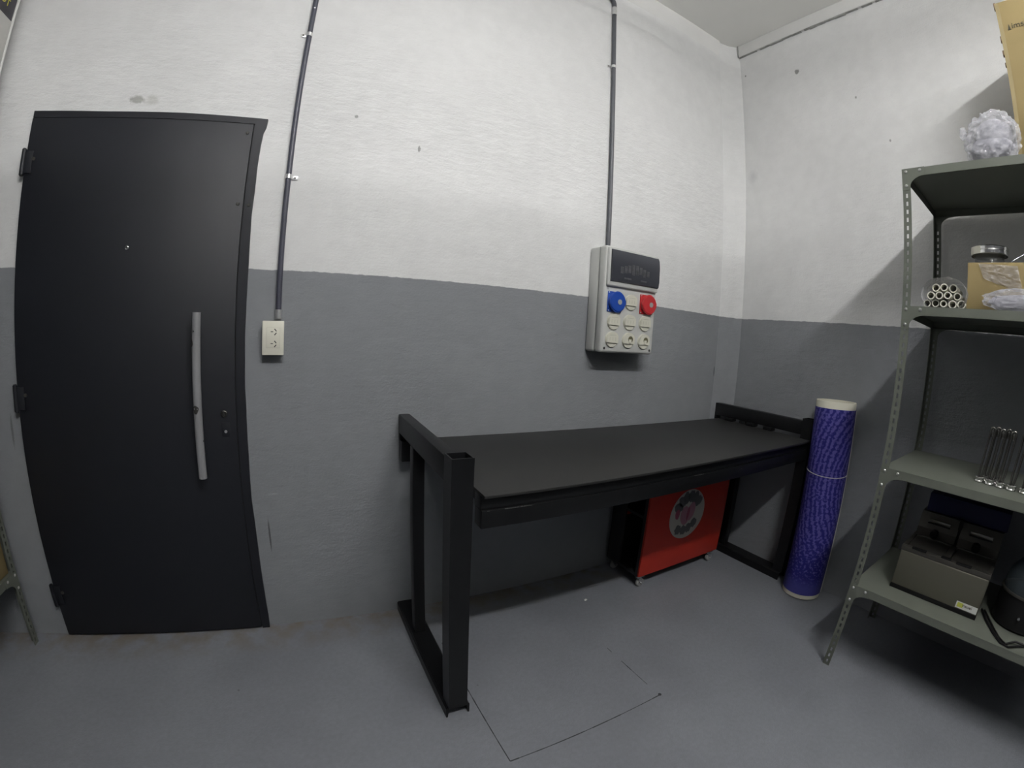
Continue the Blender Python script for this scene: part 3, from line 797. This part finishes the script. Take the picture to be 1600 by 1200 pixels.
# ------------------------------------------------------------------ cart on casters
Ct = thing('rolling_cart', 'red panelled cart on casters standing beneath the black workbench', 'cart', (2.97, -0.165, 0))
cx0, cx1, cy0, cy1, cz0, cz1 = 2.655, 3.315, -0.300, -0.030, 0.072, 0.60
fp = MB().box(cx0, cx1, cy0, cy0 + 0.012, cz0 + 0.004, cz1, 0.001).build('front_panel', M['cartred'], Ct)
MB().box(cx0, cx1, cy1 - 0.012, cy1, cz0, cz1, 0.001).build('back_panel', M['cartblack'], Ct)
MB().box(cx0 + 0.018, cx1 - 0.014, cy1 - 0.016, cy1 - 0.0125, cz0 + 0.25, cz1 - 0.02).build('inner_panel', M['cartred'], Ct)
MB().box(cx1 - 0.012, cx1, cy0 + 0.012, cy1 - 0.012, cz0, cz1, 0.001).build('side_panel', M['cartred'], Ct)
MB().box(cx0, cx1 - 0.012, cy0 + 0.012, cy1 - 0.012, cz0, cz0 + 0.018, 0.001).build('bottom_panel', M['cartblack'], Ct)
MB().box(cx0, cx1 - 0.012, cy0 + 0.012, cy1 - 0.012, cz1 - 0.018, cz1, 0.001).build('top_panel', M['cartblack'], Ct)
MB().box(cx0 + 0.01, cx1 - 0.012, cy0 + 0.012, cy1 - 0.012, 0.395, 0.41).build('shelf', M['cartblack'], Ct)
MB().box(cx0 - 0.002, cx0 + 0.016, cy0 + 0.012, cy0 + 0.030, cz0, cz1, 0.001).box(cx0 - 0.002, cx0 + 0.016, cy1 - 0.10, cy1 - 0.012, cz0, cz1, 0.001).build('corner_batten', M['cartblack'], Ct)
lx, lz, lr_ = 2.962, 0.382, 0.142
yl = cy0 - 0.0005
lg = MB().lathe([(0.0, 0.001), (lr_, 0.001), (lr_, 0.0)], (lx, cy0, lz), 56, 'Y').build('round_sticker', M['logowhite'], fp)
def blobpoly(cx, cz, rx, rz, yy, wob=0.08, n=22, rot=0.0, seed=0):
    random.seed(seed); out = []
    for i in range(n):
        t = 2 * pi * i / n; k = 1 + random.uniform(-wob, wob)
        a_, c_ = rx * k * cos(t), rz * k * sin(t)
        out.append((cx + a_ * cos(rot) - c_ * sin(rot), yy, cz + a_ * sin(rot) + c_ * cos(rot)))
    return out
lgy = cy0 - 0.0014
gm = MB()
for i in range(6):            # dark arc of shapes over the top
    t = radians(155 - i * 24); gm.prism(blobpoly(lx + 0.092 * cos(t), lz + 0.012 + 0.092 * sin(t), 0.026, 0.034, lgy, 0.12, rot=t - pi / 2, seed=i), (0, -0.0005, 0))
gm.build('dark_print', M['logogrey'], lg, smooth=False)
gm2 = MB()
for i, (dx, dz) in enumerate(((-0.064, -0.082), (-0.02, -0.092), (0.024, -0.084), (0.062, -0.062))):
    gm2.prism(blobpoly(lx + dx, lz + dz, 0.024, 0.028, lgy, 0.15, seed=20 + i), (0, -0.0005, 0))
gm2.build('dark_print', M['logogrey'], lg, smooth=False)
gp = MB().prism(blobpoly(lx - 0.022, lz - 0.005, 0.036, 0.056, lgy - 0.0006, 0.03, rot=0.15, seed=41), (0, -0.0004, 0)).prism(blobpoly(lx + 0.024, lz + 0.012, 0.032, 0.054, lgy - 0.0008, 0.03, rot=-0.25, seed=42), (0, -0.0004, 0))
gp.build('pink_print', M['logopink'], lg, smooth=False)
MB().prism(blobpoly(lx + 0.002, lz + 0.004, 0.010, 0.040, lgy - 0.0013, 0.1, rot=-0.1, seed=43), (0, -0.0003, 0)).build('rose_print', M['logorose'], lg, smooth=False)
MB().prism(blobpoly(lx - 0.085, lz + 0.014, 0.018, 0.03, lgy - 0.0006, 0.08, seed=44), (0, -0.0003, 0)).build('rose_print', M['logorose'], lg, smooth=False)
random.seed(11)
def caster(x, y):
    k = MB().box(x - 0.020, x + 0.020, y - 0.020, y + 0.020, 0.066, 0.0718, 0.001)
    k.cyl((x, y, 0.054), (x, y, 0.066), 0.012, 16)
    for s in (-1, 1):
        k.prism([(x - 0.014, y + s * 0.013, 0.057), (x + 0.010, y + s * 0.013, 0.057), (x + 0.022, y + s * 0.013, 0.026), (x + 0.012, y + s * 0.013, 0.016), (x + 0.002, y + s * 0.013, 0.028)], (0, s * 0.002, 0))
    k.cyl((x + 0.012, y - 0.018, 0.024), (x + 0.012, y + 0.018, 0.024), 0.004, 10)
    o = k.build('caster', M['chrome'], Ct)
    MB().lathe([(0.0, -0.010), (0.020, -0.010), (0.024, -0.006), (0.024, 0.006), (0.020, 0.010), (0.0, 0.010)], (x + 0.012, y, 0.024), 24, 'Y').build('wheel', M['caster'], o)
for (x_, y_) in ((cx0 + 0.03, cy0 + 0.024), (cx1 - 0.05, cy0 + 0.024), (cx0 + 0.03, cy1 - 0.026), (cx1 - 0.05, cy1 - 0.026)):
    caster(x_, y_)

# ------------------------------------------------------------------ printed roll leaning on the bench end
lean_t = Vector((0.012, 0.034, 1.07))
RL = thing('vinyl_roll', 'tall blue and lilac printed roll tied with string beside the bench', 'roll', (3.452, -0.840, 0.003))
RL.rotation_euler = (-math.atan2(lean_t.y, lean_t.z), math.atan2(lean_t.x, lean_t.z), 0)
RR, HH = 0.108, 1.068
MB().lathe([(RR - 0.004, 0.026), (RR, 0.026), (RR, HH - 0.036), (RR - 0.004, HH - 0.036)], (0, 0, 0), 64).build('printed_sheet', M['roll'], RL, local=True)
MB().lathe([(RR - 0.012, HH), (RR - 0.003, HH), (RR - 0.002, HH - 0.003), (RR - 0.002, 0.002), (RR - 0.012, 0.002), (RR - 0.012, HH)], (0, 0, 0), 64).build('core_tube', M['core'], RL, local=True)
sg = MB()
sg.tube([((RR + 0.0012) * cos(t), (RR + 0.0012) * sin(t), 0.700 + 0.012 * cos(t - 0.6)) for t in [2 * pi * i / 48 for i in range(48)]], 0.0018, 6, closed=True)
sa = radians(-112)
sg.tube([((RR + 0.0015) * cos(radians(-68)), (RR + 0.0015) * sin(radians(-68)), z_) for z_ in (0.02, 0.3, 0.7, HH - 0.04)], 0.0018, 6)
sg.tube([((RR + 0.0015) * cos(radians(-62)), (RR + 0.0015) * sin(radians(-62)), z_) for z_ in (0.03, 0.25, 0.5)], 0.004, 6)
sg.build('string', M['string'], RL, local=True)

# ------------------------------------------------------------------ slotted-angle shelving
SD, SW, SH = 0.575, 0.95, 2.0295
def perf(mb, o, u, n, w, t, z0, z1, pitch=0.0312, sw=0.008, sh=0.017):
    """perforated strip: o corner, u direction of its width, n direction of its thickness"""
    o, u, n = Vector(o), Vector(u), Vector(n)
    def bx(u0, u1, za, zb):
        p = [o + u * u0, o + u * u1, o + u * u1 + n * t, o + u * u0 + n * t]
        mb.prism([(q.x, q.y, za) for q in p], (0, 0, zb - za))
    m0 = (w - sw) / 2
    bx(0, m0, z0, z1); bx(m0 + sw, w, z0, z1)
    z = z0 + 0.012; last = z0
    while z + sh < z1:
        bx(m0, m0 + sw, last, z); last = z + sh; z += pitch
    bx(m0, m0 + sw, last, z1)
def make_shelving(label, loc, levels, rotz=0.0):
    U = thing('shelving_unit', label, 'shelf unit', loc, 'slotted angle shelving', rot=(0, 0, rotz))
    fw, ft = 0.031, 0.002
    for (cx, sx) in ((0, 1), (SD, -1)):
        for (cy, sy) in ((0, -1), (-SW, 1)):
            p = MB()
            perf(p, (cx, cy, 0), (0, sy, 0), (sx, 0, 0), fw, ft, 0, SH)
            perf(p, (cx + sx * ft, cy, 0), (sx, 0, 0), (0, sy, 0), fw - ft, ft, 0, SH)
            p.build('post', M['shelf'], U, smooth=False, local=True)
    for zt in levels:
        e = 0.0025
        bd = MB().box(e, SD - e, -SW + e, -e, zt - 0.0012, zt)
        fh = 0.033
        bd.box(e, e + 0.0015, -SW + e, -e, zt - fh, zt - 0.0013).box(SD - e - 0.0015, SD - e, -SW + e, -e, zt - fh, zt - 0.0013)
        bd.box(e, SD - e, -e - 0.0015, -e, zt - fh, zt - 0.0013).box(e, SD - e, -SW + e, -SW + e + 0.0015, zt - fh, zt - 0.0013)
        bd.box(e, e + 0.012, -SW + e, -e, zt - fh, zt - fh + 0.0012).box(SD - e - 0.012, SD - e, -SW + e, -e, zt - fh, zt - fh + 0.0012)
        bd.build('shelf_board', M['shelf'], U, smooth=False, local=True)
        for (cx, ox) in ((0, -0.0016), (SD, 0.0002)):
            for (cy, sy) in ((0, -1), (-SW, 1)):
                gw, gh, a_ = 0.088, 0.085, 0.031
                pts = [(cx + ox, cy, zt), (cx + ox, cy + sy * gw, zt), (cx + ox, cy + sy * gw, zt - 0.033)]
                for i in range(1, 8):
                    t = i / 8 * pi / 2
                    pts.append((cx + ox, cy + sy * (gw - (gw - a_) * sin(t)), zt - gh + 0.012 + (gh - 0.012 - 0.033) * cos(t)))
                pts += [(cx + ox, cy + sy * a_, zt - gh + 0.010), (cx + ox, cy + sy * a_, zt - gh), (cx + ox, cy, zt - gh)]
                gs = MB().prism(pts, (0.0014, 0, 0)).build('gusset', M['shelf'], U, smooth=False, local=True)
                bl = -1 if cx == 0 else 1
                bp_ = MB(); xb = cx + (-0.0016 if cx == 0 else 0.0016)
                for (dy, dz) in ((0.0155, -0.012), (0.070, -0.012), (0.0155, -0.068)):
                    q = MB().lathe([(0.0, 0.0035), (0.004, 0.003), (0.0062, 0.0008), (0.0062, 0.0)], (0, 0, 0), 12, 'X')
                    if bl > 0: q.xf(Matrix.Rotation(pi, 4, 'Z'))
                    q.xf(Matrix.Translation((xb, cy + sy * dy, zt + dz)))
                    q.build('bolt', M['bolt'], gs, local=True)
    return U
make_shelving('grey green slotted metal shelving at right loaded with boxes and tools', (2.961, -1.235, 0), (2.030, 1.507, 0.902, 0.405))
make_shelving('grey green metal shelving cut off at left edge beside the black door', (-0.130, -0.055 - SW, 0), (2.030, 1.45, 0.90, 0.335), rotz=pi)

# ------------------------------------------------------------------ things on the right shelving
Z1, Z2, Z3, Z4 = 2.0305, 1.5075, 0.9025, 0.4055
# tall carton on top
B1 = thing('cardboard_box', 'tall brown carton with black printed lettering on top of the right shelving', 'box', (3.33, -1.9, Z1))
MB().box(3.077, 3.52, -2.13, -1.651, Z1, 2.702, 0.004).build('carton', M['card'], B1)
MB().box(3.0755, 3.0772, -1.663, -1.649, Z1 + 0.002, 2.697).build('corner_tape', M['tape'], B1)
for (za, zb) in ((2.68, 2.706), (2.535, 2.557), (2.475, 2.495), (2.43, 2.443)):
    MB().box(3.079, 3.10, -1.653, -1.645 + random.uniform(-0.002, 0.002), za, zb, 0.002).build('torn_edge', M['cardin'], B1)
text_mesh('lettering', 'imso', 0.032, M['ink'], B1, (3.0750, -1.691, 2.574), '-x')
MB().prism([(3.0752, -1.678, 2.570), (3.0752, -1.6885, 2.570), (3.0752, -1.6832, 2.596)], (0.001, 0, 0)).build('printed_mark', M['ink'], B1)

# bag of white padding on top
Bg = thing('plastic_bag', 'crumpled clear bag of white padding on the topmost shelf beside the tall carton', 'bag', (3.018, -1.56, Z1))
MB().blob((3.018, -1.575, Z1 + 0.108), (0.038, 0.062, 0.056), 4, 0.08, 5, 3.1, Z1 + 0.002).blob((3.018, -1.565, Z1 + 0.050), (0.040, 0.076, 0.050), 4, 0.10, 5, 1.7, Z1 + 0.002).build('padding', M['bagfill'], Bg)
bgm = MB().crumple((3.018, -1.568, Z1 + 0.085), (0.051, 0.094, 0.108), 5, 0.20, 5.0, 5.3, Z1 + 0.001)
bgm.build('bag_film', M['bagfilm'], Bg, angle=18)
ear = MB()
ear.blob((3.01, -1.468, Z1 + 0.125), (0.010, 0.012, 0.024), 3, 0.4, 10, 2.0)
ear.build('bag_ear', M['bagfilm'], Bg, angle=15)

# bundle of white tubes
Pb = thing('pipe_bundle', 'bundle of cream plastic tubes in clear wrap on the second shelf', 'pipe bundle', (3.1, -1.39, Z2))
rows = [(5, 0.0160, 0.0), (4, 0.0440, 0.0155), (3, 0.0720, 0.031)]
ang0 = radians(0)
for (n, zc, off) in rows:
    for i in range(n):
        yc = -1.322 - 0.0312 * i - off
        ro = 0.0153 * random.uniform(0.80, 1.0); xs = 2.976 + random.uniform(0, 0.03)
        q = MB().lathe([(ro - 0.0034, 0.0), (ro, 0.0), (ro, -0.13), (ro - 0.0034, -0.13), (ro - 0.0034, 0.0)], (xs, yc, Z2 + zc + random.uniform(-0.0005, 0.0022)), 20, 'X')
        q.build('pipe', M['pipe'], Pb)
wrap = MB()
ring = []
for k, xx in enumerate((2.970, 3.0, 3.05, 3.10, 3.128)):
    rr = []
    for i in range(40):
        t = 2 * pi * i / 40
        ry = 0.082 * (1 + 0.06 * noise.noise(Vector((cos(t) * 3, sin(t) * 3, k * 1.3))))
        rz = 0.058 * (1 + 0.08 * noise.noise(Vector((cos(t) * 3 + 5, sin(t) * 3, k * 1.3))))
        yy = -1.3845 + ry * math.copysign(abs(cos(t)) ** 0.8, cos(t)); zz = max(Z2 + 0.0006, Z2 + 0.050 + rz * sin(t))
        rr.append(wrap.bm.verts.new((xx, yy, zz)))
    ring.append(rr)
for A, B in zip(ring, ring[1:]):
    for i in range(40): wrap.bm.faces.new((A[i], A[(i + 1) % 40], B[(i + 1) % 40], B[i]))
wrap.build('plastic_wrap', M['wrapfilm'], Pb)

# low carton, jar behind it, bag in front
B2 = thing('cardboard_box', 'low brown carton on the second shelf in front of the jar', 'box', (3.06, -1.63, Z2))
MB().box(3.022, 3.125, -1.83, -1.462, Z2, 1.678, 0.003).build('carton', M['card'], B2)
MB().box(3.0205, 3.0222, -1.83, -1.715, 1.60, 1.678).build('tape', M['tape'], B2)
Fm = MB()
nu, nv = 22, 14
gv = [[None] * (nv + 1) for _ in range(nu + 1)]
for i in range(nu + 1):
    for j in range(nv + 1):
        u, v = i / nu, j / nv
        yy = -1.500 - 0.135 * u - 0.02 * v; zz = 1.674 - 0.092 * v * (0.6 + 0.4 * u) - 0.01 * u
        wv = 0.006 * noise.noise(Vector((u * 6, v * 6, 1.3))) + 0.004 * noise.noise(Vector((u * 14, v * 14, 4.3)))
        gv[i][j] = Fm.bm.verts.new((3.0195 - abs(wv) * 1.0, yy, zz))
for i in range(nu):
    for j in range(nv): Fm.bm.faces.new((gv[i][j], gv[i + 1][j], gv[i + 1][j + 1], gv[i][j + 1]))
Fm.build('clear_film', M['film'], B2, angle=20)
J = thing('glass_jar', 'glass jar with banded metal lid standing behind the low carton', 'jar', (3.212, -1.520, Z2))
MB().lathe([(0.0, 0.004), (0.060, 0.004), (0.064, 0.012), (0.064, 0.185), (0.058, 0.205), (0.055, 0.222), (0.057, 0.236)], (3.212, -1.520, Z2), 40).build('jar_body', M['glass'], J)
MB().lathe([(0.0, 0.008), (0.058, 0.008), (0.058, 0.16), (0.0, 0.165)], (3.212, -1.520, Z2), 32).build('filling', M['jarfill'], J)
ldz = 0.230
lid = MB().lathe([(0.070, ldz), (0.074, ldz + 0.002), (0.074, ldz + 0.013), (0.0715, ldz + 0.0145), (0.0715, ldz + 0.016), (0.074, ldz + 0.0175), (0.074, ldz + 0.028), (0.071, ldz + 0.031), (0.0, ldz + 0.031)], (3.212, -1.520, Z2), 48).build('lid', M['chrome'], J)
cl = MB()
for t0 in [radians(150 + i * 3.6) for i in range(11)]:
    pass
arc = [radians(118 + i * 4) for i in range(11)]
rr0, rr1 = 0.0742, 0.0756
cl.prism([(3.212 + rr1 * cos(t), -1.520 + rr1 * sin(t), Z2 + ldz + 0.001) for t in arc] + [(3.212 + rr0 * cos(t), -1.520 + rr0 * sin(t), Z2 + ldz + 0.001) for t in arc[::-1]], (0, 0, 0.028))
cl.build('lid_label', M['ivory'], lid)
Rd = thing('metal_rod', 'thin bright metal rod lying across behind the low carton', 'rod', (3.2, -1.68, Z2))
MB().tube([(3.17, -1.608, 1.712), (3.20, -1.66, 1.749), (3.23, -1.74, 1.80)], 0.0035, 10).tube([(3.17, -1.608, 1.712), (3.17, -1.606, 1.62), (3.17, -1.606, Z2 + 0.003)], 0.0035, 10).build('rod', M['chrome'], Rd)
Bg2 = thing('plastic_bag', 'flat clear bag of white goods on the second shelf against the low carton', 'bag', (2.985, -1.63, Z2))
MB().blob((2.984, -1.650, Z2 + 0.028), (0.0115, 0.108, 0.026), 4, 0.12, 8, 7.7, Z2 + 0.0005).build('contents', M['bagfill'], Bg2)
MB().crumple((2.984, -1.650, Z2 + 0.036), (0.0165, 0.130, 0.040), 5, 0.16, 7, 2.7, Z2 + 0.0003).build('bag_film', M['bagfilm'], Bg2, angle=15)

# row of chrome tools standing on the third shelf
def tool(x, y, label, h=0.205, tilt=0.0):
    t = thing('chrome_tool', label, 'tool', (x, y, Z3), 'row of chrome tools on the third shelf')
    b = MB().lathe([(0.009, 0.0), (0.0170, 0.0), (0.0190, 0.002), (0.0190, 0.005), (0.0165, 0.008), (0.0165, 0.013), (0.0190, 0.016), (0.0190, 0.019), (0.0170, 0.021), (0.009, 0.021), (0.009, 0.0)], (0, 0, 0), 28)
    b.build('ring_foot', M['chrome'], t, local=True)
    s = MB()
    for sy in (-1, 1):
        s.tube([(0.004, sy * 0.005, 0.014), (0.008, sy * 0.0075 - 0.003, 0.05), (0.012, sy * 0.0075 - 0.012, h - 0.03), (0.012, sy * 0.0075 - 0.013, h - 0.012)], 0.0042, 10)
    s.build('twin_stem', M['darkchrome'], t, local=True)
    e = MB().tube([(0.012, 0.0075 * cos(a_) - 0.013, h - 0.012 + 0.011 * sin(a_)) for a_ in [pi * i / 10 for i in range(11)]], 0.0044, 10)
    e.box(0.007, 0.017, -0.017, -0.009, h - 0.036, h - 0.010, 0.001)
    e.build('end_hook', M['darkchrome'], t, local=True)
    return t
t0 = tool(3.135, -1.585, 'chrome tool nearest the left end of its row on the third shelf')
lab = ['second chrome tool from the left in the row on the third shelf', 'third chrome tool from the left in the row on the third shelf', 'fourth chrome tool from the left in the row on the third shelf', 'chrome tool at the cut off right end of its row on the third shelf']
for i, (x_, y_) in enumerate(((3.128, -1.6245), (3.122, -1.664), (3.118, -1.7045), (3.118, -1.750))):
    dup(t0, (x_, y_, Z3), lab[i])

# twin fryer-like steel appliance on the bottom shelf
Fy = thing('twin_fryer', 'twin steel countertop appliance with black knobs on the bottom shelf', 'appliance', (3.24, -1.55, Z4))
fx0, fx1, fy0, fy1, fz0, fz1 = 3.085, 3.405, -1.728, -1.366, Z4 + 0.014, 0.592
body = MB().box(fx0, fx1, fy0, fy1, fz0, fz1 - 0.02, 0.006, 3)
body.build('body', M['steel'], Fy)
rim = MB()
for bx in ((fx0 - 0.001, fx0 + 0.022), (fx0 + 0.19, fx1)):
    rim.box(bx[0], bx[1], fy0 - 0.001, fy1 + 0.001, fz1 - 0.021, fz1, 0.003)
for by in ((fy0 - 0.001, fy0 + 0.016), (-1.560, -1.534), (fy1 - 0.016, fy1 + 0.001)):
    rim.box(fx0 + 0.022, fx0 + 0.19, by[0], by[1], fz1 - 0.021, fz1, 0.002)
rim.build('top_rim', M['steeldark'], Fy)
MB().box(fx0 - 0.002, fx0 + 0.008, fy0, fy1, Z4, fz0 + 0.004, 0.001).box(fx0 + 0.01, fx1, fy0 + 0.02, fy1 - 0.02, Z4, fz0 + 0.002).build('plinth', M['blackplastic'], Fy)
for yc in (-1.458, -1.640):
    MB().box(fx0 + 0.022, fx0 + 0.19, yc - 0.074, yc + 0.074, fz1 - 0.020, fz1 - 0.004, 0.002).build('tank_lid', M['steeldark'], Fy)
    hd_ = MB().prism([(3.285, yc - 0.085, fz1), (3.285, yc - 0.085, fz1 + 0.035), (3.318, yc - 0.085, fz1 + 0.098), (3.40, yc - 0.085, fz1 + 0.098), (3.40, yc - 0.085, fz1)], (0, 0.17, 0)).build('control_head', M['steeldark'], Fy, smooth=False)
    MB().box(3.296, 3.304, yc - 0.050, yc + 0.046, fz1 + 0.062, fz1 + 0.076, 0.001).build('slot_strip', M['darkchrome'], hd_)
    MB().box(3.2945, 3.300, yc - 0.052, yc + 0.048, fz1 + 0.055, fz1 + 0.0615, 0.001).build('slot', M['blackplastic'], hd_)
    MB().cyl((3.264, yc + 0.005, fz1 + 0.020), (3.286, yc + 0.005, fz1 + 0.024), 0.018, 20).build('knob', M['blackplastic'], hd_)
    MB().box(fx0 - 0.0035, fx0 + 0.012, yc - 0.030 + 0.02, yc + 0.030 + 0.02, fz1 - 0.002, fz1 + 0.006, 0.001).build('handle', M['blackplastic'], Fy)
MB().box(3.30, 3.40, -1.556, -1.540, fz1, fz1 + 0.105, 0.002).build('divider', M['blackplastic'], Fy)
MB().box(fx0 + 0.0, fx0 + 0.02, -1.568, -1.528, fz1, fz1 + 0.006, 0.001).build('latch', M['blackplastic'], Fy)
MB().box(3.33, 3.50, -1.735, -1.385, fz1 + 0.099, fz1 + 0.18, 0.006).build('lid_stack', M['bluelid'], Fy)
lb = MB().box(fx0 - 0.0008, fx0, -1.724, -1.640, 0.4275, 0.4545).build('brand_label', M['labelwhite'], Fy, smooth=False)
MB().prism([(fx0 - 0.0012, -1.645, 0.433), (fx0 - 0.0012, -1.668, 0.433), (fx0 - 0.0012, -1.668, 0.451), (fx0 - 0.0012, -1.645, 0.451)], (0.0004, 0, 0)).build('yellow_patch', M['yellow'], lb)
text_mesh('lettering', 'visuel', 0.0185, M['ink'], lb, (fx0 - 0.0012, -1.664, 0.4385), '-x', squeeze=0.95)
for (dx, dy) in ():
    pass

# dark appliance with a dome, cut by the frame
dup(t0, (3.177, -1.603, Z3), 'chrome tool standing behind the front row towards its left end')
dup(t0, (3.172, -1.643, Z3), 'chrome tool standing behind the front row near its middle')
Pt = thing('domed_pot', 'black appliance with blue grey dome lid at the right end of bottom shelf', 'appliance', (3.21, -1.885, Z4))
MB().lathe([(0.0, 0.0), (0.098, 0.0), (0.108, 0.010), (0.110, 0.10), (0.105, 0.128), (0.0, 0.130)], (3.21, -1.885, Z4), 40).build('body', M['blackplastic'], Pt)
MB().lathe([(0.1, 0.128), (0.111, 0.130), (0.111, 0.137), (0.1, 0.139)], (3.21, -1.885, Z4), 40).build('rim', M['steeldark'], Pt)
MB().lathe([(0.103, 0.139), (0.104, 0.17), (0.095, 0.21), (0.072, 0.243), (0.035, 0.258), (0.0, 0.262)], (3.21, -1.885, Z4), 40).build('dome', M['dome'], Pt)
MB().lathe([(0.0, 0.008), (0.005, 0.007), (0.007, 0.0)], (3.1015, -1.872, Z4 + 0.062), 14, 'X').build('chrome_spot', M['chrome'], Pt)  # small bright chrome disc on the front of the body

Cd = MB()  # loose black power cord
Cd.tube([(3.20, -1.738, Z4 + 0.005), (3.12, -1.765, Z4 + 0.005), (3.04, -1.803, Z4 + 0.005), (2.985, -1.838, Z4 + 0.005), (2.975, -1.868, Z4 + 0.005), (3.01, -1.90, Z4 + 0.005), (3.08, -1.985, Z4 + 0.005), (3.2, -2.02, Z4 + 0.005)], 0.0042, 8)
Cd.tube([(3.20, -1.750, Z4 + 0.005), (3.10, -1.79, Z4 + 0.0056), (3.02, -1.826, Z4 + 0.005), (2.99, -1.856, Z4 + 0.005), (3.02, -1.885, Z4 + 0.0125), (3.03, -2.0, Z4 + 0.0125)], 0.0042, 8)
tag(Cd.build('power_cord', M['blackplastic'], origin=(3.05, -1.83, Z4)), 'black power cord looping along the front edge of the bottom shelf', 'cord')

# ------------------------------------------------------------------ things on the left shelving
Lb = thing('printed_carton', 'white carton with dark printed picture on top of the left shelving', 'box', (-0.36, -0.33, Z1))
MB().box(-0.62, -0.134, -0.60, -0.083, Z1, 2.66, 0.003).build('carton', M['whitebox'], Lb)
MB().cyl((-0.1335, -0.0835, Z1), (-0.1335, -0.0835, 2.66), 0.0045, 10).build('edge_highlight', M['edgehighlight'], Lb)  # lighter strip paints the highlight along the carton's front edge
pr_ = MB().box(-0.134, -0.1332, -0.59, -0.093, 2.373, 2.655).build('picture', M['art'], Lb, smooth=False)
MB().prism([(-0.1332, y_, z_) for y_, z_ in ((-0.142, 2.455), (-0.155, 2.447), (-0.17, 2.450), (-0.185, 2.465), (-0.19, 2.54), (-0.13, 2.54), (-0.125, 2.49))], (0.0006, 0, 0)).build('amber_shape', M['artorange'], pr_, smooth=False)
MB().prism([(-0.1332, y_, z_) for y_, z_ in ((-0.106, 2.455), (-0.118, 2.450), (-0.122, 2.49), (-0.11, 2.53), (-0.10, 2.52))], (0.0006, 0, 0)).build('mauve_shape', M['artpink'], pr_, smooth=False)
text_mesh('lettering', 'HOT', 0.040, M['artyellow'], pr_, (-0.1328, -0.212, 2.408), '+x', squeeze=1.0)
Lc = thing('cardboard_box', 'brown carton on the low shelf at the left edge of the photo', 'box', (-0.38, -0.30, 0.3355))
MB().box(-0.62, -0.148, -0.62, -0.075, 0.3355, 0.72, 0.004).build('carton', M['card'], Lc)
MB().box(-0.1478, -0.1468, -0.62, -0.075, 0.51, 0.56).build('tape', M['tape'], Lc)

# ------------------------------------------------------------------ scrap on the floor
tag(MB().blob((2.357, -0.256, 0.004), (0.008, 0.006, 0.004), 2, 0.4, 5, 1.0, 0.0002).build('paper_scrap', M['paper'], origin=(2.357, -0.256, 0)), 'tiny pale scrap lying on the floor in front of the bench', 'scrap')

# ------------------------------------------------------------------ ceiling lamp that lights the room
def tube_lamp(label, pos, gm):
    lx_, ly_, lz_ = pos
    Lp = thing('tube_lamp', label, 'lamp', pos, 'hanging tube lamps')
    MB().box(lx_ - 0.76, lx_ + 0.76, ly_ - 0.02, ly_ + 0.02, lz_ + 0.03, lz_ + 0.075, 0.006).build('housing', M['lampbody'], Lp)
    for sy in (-1, 1):
        MB().cyl((lx_ - 0.74, ly_ + sy * 0.03, lz_), (lx_ + 0.74, ly_ + sy * 0.03, lz_), 0.013, 12).build('tube', gm, Lp)
    for sx in (-1, 1):
        MB().box(lx_ + sx * 0.75 - 0.015, lx_ + sx * 0.75 + 0.015, ly_ - 0.05, ly_ + 0.05, lz_ - 0.02, lz_ + 0.036, 0.003).build('end_cap', M['lampbody'], Lp)
        MB().cyl((lx_ + sx * 0.45, ly_, lz_ + 0.085), (lx_ + sx * 0.45, ly_, ZC), 0.004, 8).build('hanger', M['galv'], Lp)
tube_lamp('white twin tube lamp hanging over the room just behind the camera', LAMP_POS, M['tube'])
tube_lamp('white twin tube lamp hanging beyond the added partition behind the camera', LAMP2_POS, M['tube2'])
